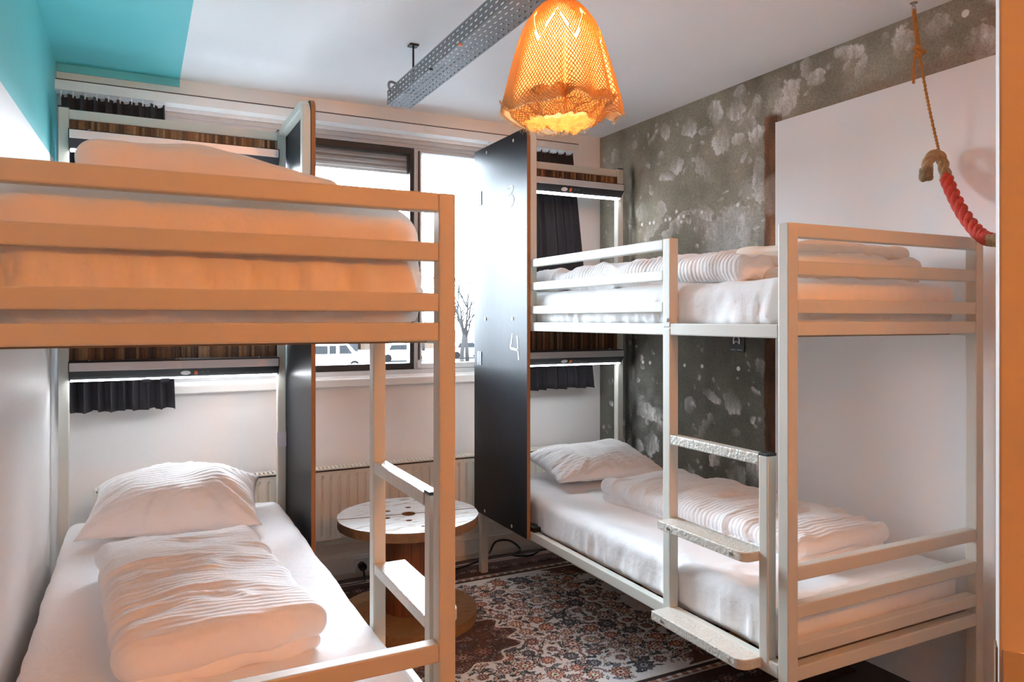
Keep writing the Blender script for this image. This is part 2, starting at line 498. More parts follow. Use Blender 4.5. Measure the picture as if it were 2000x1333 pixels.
# raw concrete surface with trowelled filler
SM = [(3.86,2.45,0.024,0.028,0.5),(3.66,2.47,0.022,0.018,0.4),(3.47,2.48,0.041,0.011,0.6),(3.36,2.49,0.026,0.033,0.8),(3.15,2.46,0.042,0.03,0.8),(3.03,2.42,0.034,0.015,0.4),(2.95,2.5,0.038,0.042,0.8),(2.8,2.47,0.04,0.037,0.7),(2.77,2.55,0.025,0.03,0.4),(2.73,2.38,0.044,0.036,0.25),(2.91,2.34,0.048,0.042,0.75),(2.78,2.32,0.03,0.02,0.8),(2.66,2.31,0.033,0.032,0.9),(2.45,2.48,0.034,0.03,0.75),(2.56,2.47,0.036,0.038,0.35),(2.48,2.41,0.044,0.027,0.6),(2.67,2.44,0.024,0.046,0.35),(2.75,2.23,0.012,0.026,0.6),(3.26,2.28,0.032,0.037,0.75),(3.35,2.23,0.046,0.015,0.7),(3.4,2.36,0.016,0.016,0.4),(3.04,2.22,0.074,0.024,0.35),(2.64,2.16,0.028,0.025,0.3),(2.64,2.07,0.033,0.06,0.6),(2.73,2.05,0.04,0.032,0.3),(3.4,2.05,0.033,0.03,0.5),(3.02,1.98,0.039,0.023,0.55),(3.58,2.05,0.036,0.035,0.3),(3.48,1.95,0.069,0.026,0.4),(3.29,1.93,0.095,0.025,0.45),(3.06,1.92,0.075,0.047,0.3),(2.87,1.88,0.105,0.06,0.35),(2.69,1.87,0.073,0.057,0.35),(2.98,1.01,0.054,0.016,0.6),(2.83,0.99,0.046,0.033,0.5),(3.44,0.86,0.037,0.027,0.7),(3.55,0.87,0.063,0.032,0.5),(3.39,0.79,0.03,0.023,0.6),(3.49,0.68,0.049,0.042,0.7),(3.61,0.65,0.032,0.024,0.5),(2.95,0.69,0.03,0.038,0.6),(2.67,0.66,0.042,0.054,0.6),(2.8,0.63,0.045,0.04,0.35),(3.15,0.94,0.032,0.032,0.3),(2.67,1.06,0.025,0.009,0.5),(2.62,1.17,0.025,0.038,0.3),(2.69,0.92,0.013,0.013,0.7),(3.04,0.83,0.077,0.02,0.25),(3.16,0.57,0.033,0.028,0.4),(1.89,2.51,0.032,0.038,0.6),(2.14,2.55,0.048,0.018,0.8),(2.45,2.48,0.038,0.03,0.5),(2.31,2.49,0.035,0.024,0.6),(2.49,2.41,0.044,0.03,0.6),(2.36,2.55,0.024,0.034,0.4),(1.75,2.52,0.034,0.028,0.3),(1.58,2.41,0.048,0.034,0.8),(1.55,2.54,0.018,0.011,0.9),(2.08,2.47,0.015,0.036,0.4)]
def concrete_patch(name, y0, y1, z0, z1, step):
    ny, nz = int((y1 - y0) / step) + 1, int((z1 - z0) / step) + 1
    Y, Z = np.meshgrid(np.linspace(y0, y1, ny), np.linspace(z0, z1, nz), indexing='ij')
    P3 = np.stack([Y, Z, 0 * Y], -1)
    big = fbm(P3 * 2.2, 4); mid = fbm(P3 * 9 + 5, 4)
    C = np.array([0.290, 0.268, 0.210]) * (1 + 0.30 * big + 0.16 * mid)[..., None]
    C = C * (1 + 0.10 * noise(P3 * np.array([14, 1.2, 1]) + 3)[..., None])            # vertical brush streaks
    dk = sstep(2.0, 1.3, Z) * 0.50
    C = C * (1 - dk[..., None] * np.array([1.0, 0.93, 0.85]))                          # shade on the lower wall, put into the concrete colour
    # pale cement haze
    hz = 0.45 * np.exp(-((Y - 2.85) / 0.22) ** 2 - ((Z - 1.80) / 0.16) ** 2) * (0.7 + 0.6 * fbm(P3 * 12, 3))
    hz = hz + 0.22 * np.exp(-((Y - 3.5) / 0.16) ** 2 - ((Z - 0.85) / 0.2) ** 2) * (0.7 + 0.8 * fbm(P3 * 14, 3))
    hz = np.clip(hz, 0, 0.6)
    C = C * (1 - hz[..., None]) + np.array([0.62, 0.65, 0.64]) * hz[..., None]
    H = np.zeros_like(Y)
    rs = np.random.RandomState(5)
    sm = [(a, b, c * 1.5, d * 1.55, i) for a, b, c, d, i in SM]
    for k in range(230):                                                               # small scrapes between the big ones
        sm.append((rs.uniform(2.6, 4.0), rs.uniform(0.5, 2.55), rs.uniform(0.004, 0.028) ** 1.0, rs.uniform(0.004, 0.020), rs.uniform(0.1, 0.6)))
    for k in range(25):
        sm.append((rs.uniform(1.4, 2.6), rs.uniform(2.38, 2.58), rs.uniform(0.006, 0.03), rs.uniform(0.005, 0.02), rs.uniform(0.1, 0.45)))
    for (cy, cz, sy, sz, I) in sm:
        an = rs.uniform(-0.9, 0.9); ga = rs.uniform(0, 6.28)
        loc = (np.abs(Y - cy) < 3 * max(sy, sz)) & (np.abs(Z - cz) < 3 * max(sy, sz))
        if not loc.any(): continue
        dy, dz = Y[loc] - cy, Z[loc] - cz
        q = P3[loc]
        dy = dy + 0.20 * sy * noise(q * 45 + k) + 0.12 * sy * noise(q * 110 + 3); dz = dz + 0.20 * sz * noise(q * 45 + 50) + 0.12 * sz * noise(q * 110 + 30)
        u = (dy * math.cos(an) + dz * math.sin(an)) / sy; v = (-dy * math.sin(an) + dz * math.cos(an)) / sz
        d = (np.abs(u) ** 2.6 + np.abs(v) ** 2.6) ** (1 / 2.6)
        g = 0.5 + 0.5 * (u * math.cos(ga) + v * math.sin(ga))
        m = 1.4 * I * sstep(1.02, 0.93, d) * np.clip(0.08 + 1.0 * g, 0, 1.1) ** 1.2 * (0.85 + 0.45 * noise(q * np.array([70, 18, 1])))
        m = np.clip(m, 0, 0.95)
        C[loc] = C[loc] * (1 - m[:, None]) + np.array([0.82, 0.81, 0.80]) * m[:, None]
        H[loc] = np.maximum(H[loc], m * 0.002)
    st = np.exp(-((Y - 3.665 - 0.012 * noise(P3 * 9)) / 0.032) ** 2) * sstep(2.42, 2.25, Z) * (0.75 + 0.5 * noise(P3 * np.array([30, 12, 1])))
    C = C * (1 - np.clip(st, 0, 0.85)[..., None])
    br = sstep(2.618, 2.606, Y + 0.006 * noise(P3 * 30)) * sstep(2.40, 2.37, Z + 0.01 * noise(P3 * 20)) * (Y > 2.5)
    bc = np.array([0.27, 0.125, 0.06]) * (1 + 0.5 * fbm(P3 * np.array([20, 5, 1]), 3))[..., None] * (0.4 + 0.6 * sstep(1.2, 1.9, Z))[..., None]
    pl = (sstep(0.35, 0.6, noise(P3 * np.array([9, 3.5, 1]) + 21)) * 0.4)[..., None]
    bc = bc * (1 - pl) + np.array([0.60, 0.48, 0.40]) * pl
    C = C * (1 - br[..., None]) + bc * br[..., None]
    if y0 < 2.5:                                                                       # brown scraped lower edge of the beam
        e = sstep(2.42, 2.36, Z + 0.02 * noise(P3 * 6) + 0.02 * (Y - 1.6)) * 0.55 + 0.5 * sstep(0.1, 0.45, fbm(P3 * 4 + 31, 3)) * sstep(2.0, 1.6, Y)
        e = np.clip(e, 0, 0.7)[..., None]
        C = C * (1 - e) + np.array([0.30, 0.215, 0.155]) * e
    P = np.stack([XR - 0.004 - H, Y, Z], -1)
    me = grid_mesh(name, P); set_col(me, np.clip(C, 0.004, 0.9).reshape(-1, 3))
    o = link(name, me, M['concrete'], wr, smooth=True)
    return o
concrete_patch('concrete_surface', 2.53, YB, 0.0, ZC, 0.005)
concrete_patch('concrete_beam_surface', -0.3, 2.53, 2.34, ZC, 0.005)
for (y, z) in [(3.574,1.982),(3.499,1.982),(3.461,1.981),(3.355,1.983),(3.315,1.984),(3.258,2.019),(3.24,1.984),(3.197,1.985),(3.217,1.957),(3.05,1.988),(2.787,1.991),(3.567,1.158),(3.498,1.158),(3.352,1.155),(3.191,1.16),(3.05,1.163),(2.782,1.166),(1.643,2.532)]:
    cyl('filler_spot', (XR - 0.0065, y, z), random.uniform(0.010, 0.0125) if y > 1.7 else 0.014, 0.003, 'X', M['filler'], wr, 14)
    
# fascia above the window, curtain track
tr1 = shell('trim_1', [(XL, 2.50, 3.985, YB, 2.520, ZC)], M['cream'])
teal_m = simple('teal_trim_paint', TEAL, 0.35)
shell('painted_strip', [(XL + 0.001, 0.185, 3.975, 3.985, 2.562, ZC - 0.001)], teal_m, tr1)
tr2 = shell('trim_2', [(XL, 2.46, 3.915, 3.995, 2.462, 2.512)], M['sill'])
shell('track_groove', [(XL + 0.002, 2.458, 3.912, 3.916, 2.507, 2.5105)], M['dark_gap'], tr2)  # dark strip standing in for the shadow gap above the track
shell('fixing_plate', [(1.435, 1.50, 3.911, 3.916, 2.478, 2.498)], M['white_plastic'], tr2)

# ------------------------------------------------------------------ window
win = empty('window_1', (0, YB + 0.06, WZ0), kind='structure')
def wb(name, x0, x1, y0, y1, z0, z1, mat, par=win, bev=0.003):
    return box(name, x0, x1, y0 - YB - 0.06, y1 - YB - 0.06, z0 - WZ0, z1 - WZ0, mat, par, bev)
wb('frame_head', WX0, WX1, 4.05, 4.13, 2.405, 2.449, M['alu_grey'])
wb('frame_head_cover', WX0, WX1, 4.035, 4.05, 2.425, 2.449, M['alu_grey'])
wb('frame_bottom', WX0, WX1, 4.05, 4.13, WZ0, 1.125, M['alu_light'])
wb('frame_jamb', WX0, WX0 + 0.04, 4.05, 4.13, 1.126, 2.404, M['alu_grey'])
wb('frame_jamb', WX1 - 0.04, WX1, 4.05, 4.13, 1.126, 2.404, M['alu_grey'])
wb('mullion', 1.425, 1.470, 4.045, 4.13, 1.126, 2.404, M['alu_grey'])
wb('mullion_seal', 1.447, 1.457, 4.040, 4.0455, 1.18, 2.39, M['black_rubber'])
wb('mullion_catch', 1.442, 1.462, 4.030, 4.0445, 1.135, 1.172, M['alu_light'])
sash = wb('sash_frame', WX0 + 0.04, 1.425, 4.055, 4.115, 2.368, 2.405, M['black_rubber'])
wb('sash_rail', WX0 + 0.04, 1.425, 4.055, 4.115, 1.126, 1.162, M['black_rubber'])
wb('sash_stile', 1.402, 1.425, 4.055, 4.115, 1.162, 2.368, M['black_rubber'])
wb('sash_stile', WX0 + 0.04, WX0 + 0.075, 4.055, 4.115, 1.162, 2.368, M['black_rubber'])
wb('pane', WX0 + 0.075, 1.402, 4.083, 4.087, 1.162, 2.368, M['glass'], bev=0)
wb('pane_frame', 1.470, WX1 - 0.04, 4.055, 4.115, 1.126, 1.158, M['alu_light'])
wb('pane_frame', 1.470, WX1 - 0.04, 4.055, 4.115, 2.385, 2.405, M['alu_grey'])
wb('pane', 1.470, WX1 - 0.04, 4.083, 4.087, 1.158, 2.385, M['glass'], bev=0)
for k in range(8):
    wb('blind_slat', WX0 + 0.08, 1.440, 4.128 + 0.004 * (k % 2), 4.140 + 0.004 * (k % 2), 2.381 - k * 0.0165, 2.4025 - k * 0.0165, M['blind'])
wb('window_sill', WX0, 2.48, 3.972, 4.05, 1.046, 1.088, M['sill'], bev=0.006)

# ------------------------------------------------------------------ curtains
def curtain(x0, x1, z0, z1, y, folds, label, x1b=None):
    """pleated sheet, gathered at the top; x1b: right end at the hem"""
    x1b = x1 if x1b is None else x1b
    t = empty('curtain', (x0, y, z0), label, 'curtain', 'charcoal curtains at the window')
    nu, nv = folds * 14, 40
    U, V = np.meshgrid(np.linspace(0, 1, nu + 1), np.linspace(0, 1, nv + 1), indexing='ij')
    wob = 0.35 * noise(np.stack([U * folds * 0.7, V * 1.3, 0 * U], -1)) + 0.15 * noise(np.stack([U * 23, V * 3, 0 * U + 4], -1))
    ph = U * folds * 2 * math.pi + wob * 3
    amp = 0.020 + 0.010 * (1 - V) + 0.006 * noise(np.stack([U * 9, V * 2, 0 * U + 9], -1))
    right = x1b * (1 - V) + x1 * V
    X = (right - x0) * U + 0.006 * np.sin(2 * ph)
    Yc = amp * (np.sin(ph) + 0.3 * np.sin(2 * ph + 1))
    sag = 0.014 * (np.sin(ph * 0.5) ** 2) * sstep(0.96, 1.0, V)
    Z = (z1 - z0) * V - sag + 0.006 * noise(np.stack([U * 14, 0 * U, 0 * U], -1)) * (1 - V)
    me = grid_mesh('cloth', np.stack([X, Yc, Z], -1))
    o = link('cloth', me, M['curtain'], t, smooth=True)
    s = o.modifiers.new('thickness', 'SOLIDIFY'); s.thickness = 0.003; s.offset = 0
    for k in range(folds + 1):
        xx = (x1 - x0) * (k + 0.05) / (folds + 0.1)
        box('glider_hook', xx - 0.003, xx + 0.003, -0.004, 0.004, z1 - z0 - 0.014, 2.463 - z0, M['white_plastic'], t)
    return t
curtain(-0.315, 0.120, 0.985, 2.448, 3.932, 9, 'charcoal curtain hanging beside the teal wall behind the left bunk bed', 0.165)
curtain(1.84, 2.42, 0.985, 2.452, 3.932, 11, 'charcoal curtain hanging beside the concrete wall behind the right bunk bed', 2.58)

# ------------------------------------------------------------------ radiator
rad = empty('radiator', (1.2, 3.90, 0.238), 'long cream ribbed panel radiator under the window', 'radiator')
RX0, RX1, RZ = -0.17 - 1.2, 2.62 - 1.2, 0.385
prof = []
x = RX0
pitch = 0.0455
while x < RX1 - 0.03:
    prof += [(x, 0.0), (x + 0.026, 0.0), (x + 0.031, 0.009), (x + 0.041, 0.009)]
    x += pitch
prof.append((RX1, 0.0))
v, f = [], []
for (a, b) in prof:
    v += [(a, 0.0, 0.012), (a, b, 0.035), (a, b, RZ - 0.055), (a, 0.0, RZ - 0.032), (a, -0.002, RZ)]
for i in range(len(prof) - 1):
    for k in range(4):
        f.append((i * 5 + k, i * 5 + 5 + k, i * 5 + 6 + k, i * 5 + k + 1))
link('ribbed_front_panel', pydata('ribbed_front_panel', v, f), M['radiator'], rad)
box('back_panel', RX0, RX1, 0.045, 0.07, 0.01, RZ - 0.005, M['radiator'], rad, 0.004)
box('side_cover', RX0 - 0.012, RX0, -0.004, 0.075, 0.0, RZ + 0.002, M['radiator'], rad, 0.004)
box('side_cover', RX1, RX1 + 0.012, -0.004, 0.075, 0.0, RZ + 0.002, M['radiator'], rad, 0.004)
box('top_grille', RX0, RX1, -0.003, 0.074, RZ - 0.012, RZ - 0.004, M['dark_gap'], rad)  # dark sheet under the bars, painting the shade in the slots
gb = []
n = 130
for k in range(n):
    a = RX0 + (RX1 - RX0) * k / n
    gb.append((a, a + 0.012, 0.004, 0.068, RZ - 0.006, RZ + 0.002))
gb += [(RX0, RX1, -0.003, 0.006, RZ - 0.006, RZ + 0.003), (RX0, RX1, 0.065, 0.074, RZ - 0.006, RZ + 0.003)]
shell('grille_bars', gb, M['radiator'], rad)
box('inner_fins', RX0 + 0.01, RX1 - 0.01, 0.012, 0.044, 0.0, RZ - 0.02, M['radiator'], rad)
for xx in (RX0 + 0.25, RX1 - 0.3, 0.0):
    box('wall_bracket', xx - 0.015, xx + 0.015, 0.07, 0.126, 0.05, 0.33, M['radiator'], rad)

# skirting duct with socket and plug
sk = tag(empty('baseboard_back', (1.2, 4.0, 0.0)), kind='structure')
box('duct_body', XL - 1.2, XR - 1.2, -0.035, 0.03, 0.0, 0.15, M['cream'], sk, 0.004)
box('duct_lid', XL - 1.2, XR - 1.2, -0.047, -0.035, 0.035, 0.128, M['cream'], sk, 0.004)
box('top_ledge', XL - 1.2, XR - 1.2, -0.03, 0.03, 0.15, 0.20, M['cream'], sk, 0.004)
so = empty('wall_socket', (1.085, 3.953, 0.075), 'square white socket outlet on the skirting duct behind the cable spool table', 'socket')
box('cover_plate', -0.04, 0.04, -0.011, 0, -0.04, 0.04, M['white_plastic'], so, 0.004)
cyl('insert_ring', (0, -0.0125, 0), 0.027, 0.003, 'Y', M['white_plastic'], so)
pg = empty('power_plug', (1.085, 3.935, 0.075), 'round black plug with a cable in the skirting socket', 'plug')
cyl('plug_body', (0, -0.014, 0), 0.021, 0.034, 'Y', M['cable'], pg)
tube('plug_cable', [(0, -0.03, -0.005), (0.0, -0.05, -0.03), (0.004, -0.052, -0.055), (0.0, -0.06, -0.068), (-0.08, -0.07, -0.0695), (-0.2, -0.05, -0.0695), (-0.33, -0.09, -0.0695)], 0.005, M['cable'], pg)

def smooth_path(pts, n=12):
    """Catmull-Rom through pts"""
    P = [Vector(p) for p in pts]; P = [P[0]] + P + [P[-1]]
    out = []
    for i in range(1, len(P) - 2):
        for k in range(n):
            t = k / n
            a, b, c, d = P[i - 1], P[i], P[i + 1], P[i + 2]
            out.append(0.5 * ((2 * b) + (c - a) * t + (2 * a - 5 * b + 4 * c - d) * t * t + (3 * b - a - 3 * c + d) * t ** 3))
    out.append(P[-2])
    return out
fc = smooth_path([(1.42, 3.86, 0.014), (1.56, 3.82, 0.014), (1.70, 3.86, 0.014), (1.84, 3.93, 0.03), (1.90, 3.945, 0.09), (1.99, 3.94, 0.085), (2.05, 3.92, 0.03), (1.99, 3.89, 0.016), (2.08, 3.84, 0.016), (2.2, 3.90, 0.014), (2.42, 3.86, 0.014)])
tag(tube('floor_cable', fc, 0.006, M['cable']), 'thin black cable looping on the floor behind the right bunk leg', 'cable')

# ------------------------------------------------------------------ rug (painted pile on a dense grid)
RCX, RCY, RHX, RHY = 1.15, 2.97, 1.42, 0.965
def rug_colours(X, Y):
    P3 = np.stack([X, Y, 0 * X], -1)
    ax, ay = np.abs(X), np.abs(Y)
    FX, FY = 1.07, 0.63
    C = np.zeros(X.shape + (3,))
    C[:] = (0.050, 0.028, 0.022)
    cream = np.array([0.90, 0.88, 0.82])
    def paint(mask, col, a=1.0):
        k = (mask * a)[..., None]
        C[:] = C * (1 - k) + np.array(col) * k
    # border bands
    e = np.maximum(ax - FX, ay - FY)
    def band(a, b, col, al=1.0): paint(((e > a) & (e < b)).astype(float), col, al)
    band(0.0, 0.012, (0.42, 0.36, 0.30)); band(0.012, 0.035, (0.03, 0.02, 0.02)); band(0.035, 0.06, (0.20, 0.08, 0.05))
    band(0.06, 0.066, (0.40, 0.34, 0.28)); band(0.066, 0.25, (0.060, 0.030, 0.024))
    band(0.25, 0.257, (0.36, 0.30, 0.25)); band(0.257, 0.285, (0.17, 0.07, 0.05)); band(0.285, 0.292, (0.30, 0.25, 0.21))
    along = np.where(ax - FX > ay - FY, Y, X)
    dots = ((e > 0.035) & (e < 0.06) & (np.sin(along * 2 * math.pi / 0.05) > 0.3)).astype(float)
    paint(dots, (0.42, 0.36, 0.31), 0.7)
    field = (e < 0)
    # scalloped brown corners
    cxn, cyn = (FX - ax) / 0.20, (FY - ay) / 0.15
    rc = np.sqrt(cxn ** 2 + cyn ** 2); th = np.arctan2(cyn, cxn)
    corner = field & (rc < 1 + 0.10 * np.cos(th * 12))
    paint(field.astype(float), cream)
    C[field] *= (1 + 0.06 * noise(P3 * 30))[field][:, None]
    # medallion
    rm = np.sqrt((X / 0.36) ** 2 + (Y / 0.26) ** 2); tm = np.arctan2(Y / 0.26, X / 0.36)
    med = rm < 1 + 0.09 * np.cos(tm * 12)
    medline = np.abs(rm - 1 - 0.09 * np.cos(tm * 12)) < 0.022
    dark = (corner | med)
    rs = np.random.RandomState(3)
    iy0, ix0 = Y[0, 0], X[0, 0]
    sx, sy = X[1, 0] - X[0, 0], Y[0, 1] - Y[0, 0]
    def win_(cx, cy, r):
        a0, a1 = int((cx - r - ix0) / sx), int((cx + r - ix0) / sx) + 2
        b0, b1 = int((cy - r - iy0) / sy), int((cy + r - iy0) / sy) + 2
        a0, b0 = max(a0, 0), max(b0, 0)
        return slice(a0, max(a1, 0)), slice(b0, max(b1, 0))
    def put(sl, mask, col):
        C[sl][mask] = col
    DK = (0.022, 0.022, 0.024)
    cols = [(0.30, 0.115, 0.07), (0.26, 0.165, 0.14), (0.07, 0.07, 0.085), (0.36, 0.19, 0.13), (0.18, 0.09, 0.075)]
    def rosette(cx, cy, r, col, pet=10):
        sl = win_(cx, cy, r * 1.35); x, y = X[sl] - cx, Y[sl] - cy
        if x.size == 0: return
        rr = np.sqrt(x * x + y * y) / r; t = np.arctan2(y, x)
        edge = 1 + 0.13 * np.cos(pet * t)
        put(sl, rr < edge + 0.02, DK)
        put(sl, rr < edge - 0.12, col)
        put(sl, (rr < edge - 0.12) & (np.cos(pet * t) < -0.55) & (rr > 0.45), DK)
        put(sl, (rr < 0.5), DK)
        put(sl, (rr < 0.42), tuple(min(1, c * 1.5 + 0.05) for c in col))
        put(sl, (rr < 0.16), DK)
    def leaf(cx, cy, ln, wd, an, col):
        sl = win_(cx, cy, ln); x, y = X[sl] - cx, Y[sl] - cy
        if x.size == 0: return
        u = x * math.cos(an) + y * math.sin(an); v = -x * math.sin(an) + y * math.cos(an)
        v = v + 0.25 * wd * np.sin(u / ln * 3)
        put(sl, (np.abs(u) < ln) & (np.abs(v) < wd * (1 - (u / ln) ** 2)), DK)
        put(sl, (np.abs(u) < ln * 0.8) & (np.abs(v) < wd * (1 - (u / ln) ** 2) - 0.0035), col)
    def vine(pts, wd, col):
        for (x0, y0), (x1, y1) in zip(pts[:-1], pts[1:]):
            cx, cy = (x0 + x1) / 2, (y0 + y1) / 2
            L_ = math.hypot(x1 - x0, y1 - y0)
            sl = win_(cx, cy, L_ / 2 + wd * 2); x, y = X[sl], Y[sl]
            if x.size == 0: continue
            t = np.clip(((x - x0) * (x1 - x0) + (y - y0) * (y1 - y0)) / max(L_ * L_, 1e-9), 0, 1)
            d = np.hypot(x - x0 - t * (x1 - x0), y - y0 - t * (y1 - y0))
            put(sl, d < wd, col)
    paint(dark.astype(float), (0.115, 0.052, 0.038))
    # field flowers, mirrored about both axes
    pts = []
    gx, gy = 0.105, 0.098
    for j in range(8):
        for i in range(12):
            x, y = (i + 0.5 * (j % 2)) * gx + rs.uniform(-.013, .013), (j + 0.5) * gy + rs.uniform(-.013, .013)
            if x < FX - 0.03 and y < FY - 0.03: pts.append((x, y, i, j))
    leafc = [(0.05, 0.075, 0.06), (0.10, 0.12, 0.14), (0.36, 0.20, 0.14), (0.25, 0.27, 0.29), (0.04, 0.05, 0.055), (0.42, 0.26, 0.2)]
    rec = []
    for (x, y, i, j) in pts:
        k = (i * 2 + j * 3) % 5
        r = rs.uniform(0.029, 0.042)
        lv = [(rs.uniform(0.048, 0.066), rs.uniform(0, 6.28), rs.uniform(0.013, 0.026), rs.uniform(0.006, 0.011), rs.uniform(0, 3.14), rs.randint(0, 6)) for _ in range(9)]
        cv = [(rs.uniform(0, 6.28), rs.uniform(0.044, 0.058), rs.uniform(0.7, 1.5), rs.randint(0, 3)) for _ in range(2)]
        rec.append((x, y, k, r, lv, cv, rs.randint(8, 13)))
    for mx in (1, -1):
        for my in (1, -1):
            for (x, y, k, r, lv, cv, pt) in rec:
                for (a0, rad_, ext, cc) in cv:
                    q = [(mx * (x + rad_ * math.cos(a0 + ext * t / 7)), my * (y + rad_ * math.sin(a0 + ext * t / 7))) for t in range(8)]
                    vine(q, 0.0062, DK)
                    vine(q, 0.0036, [(0.36, 0.20, 0.15), (0.45, 0.32, 0.25), (0.22, 0.10, 0.08)][cc])
                for (d, a, ln, wd, an, c) in lv:
                    leaf(mx * (x + d * math.cos(a)), my * (y + d * math.sin(a)), ln, wd, an if mx * my > 0 else -an, leafc[c])
            for (x, y, k, r, lv, cv, pt) in rec:
                rosette(mx * x, my * y, r * (0.8 if k == 4 else 1), cols[k], pt)
    # tone the flowers down on the brown grounds
    dk = dark[..., None]
    C[:] = np.where(dk, C * 0.34 + np.array([0.038, 0.017, 0.013]), C)
    paint((medline & ~corner).astype(float), (0.45, 0.40, 0.34), 0.8)
    cl = np.abs(rc - 1 - 0.10 * np.cos(th * 12)) < 0.02
    paint((cl & field).astype(float), (0.42, 0.36, 0.31), 0.7)
    # border flowers
    for kx in np.arange(-1.3, 1.31, 0.13):
        for sgn in (1, -1):
            rosette(kx, sgn * (FY + 0.155), 0.040, (0.14, 0.065, 0.05)); leaf(kx + 0.065, sgn * (FY + 0.155), 0.03, 0.016, 0.6, (0.12, 0.10, 0.09))
    for ky in np.arange(-0.8, 0.81, 0.13):
        for sgn in (1, -1):
            rosette(sgn * (FX + 0.155), ky, 0.040, (0.14, 0.065, 0.05))
    far = np.maximum(ax - FX, ay - FY) > 0.05
    C[far] = C[far] * 0.62
    C *= (1 + 0.16 * noise(P3 * np.array([160, 160, 1])))[..., None]
    g_ = C.mean(-1, keepdims=True)
    C = C * 0.72 + g_ * 0.28
    return np.clip(C * 2.6, 0.004, 0.93)
rug = empty('persian_rug', (RCX, RCY, 0.0), 'persian style floral rug, cream field with dark brown border', 'rug')
nx, ny = 640, 430
U, V = np.meshgrid(np.linspace(-RHX, RHX, nx), np.linspace(-RHY, RHY, ny), indexing='ij')
me = grid_mesh('woven_pile', np.stack([U, V, 0.008 + 0.0012 * noise(np.stack([U * 5, V * 5, 0 * U], -1))], -1))
set_col(me, rug_colours(U, V).reshape(-1, 3))
link('woven_pile', me, M['rug'], rug, smooth=True)
box('rug_backing', -RHX, RHX, -RHY, RHY, 0.0, 0.006, simple('dark_rug_edge', (0.035, 0.02, 0.016), 0.9), rug)
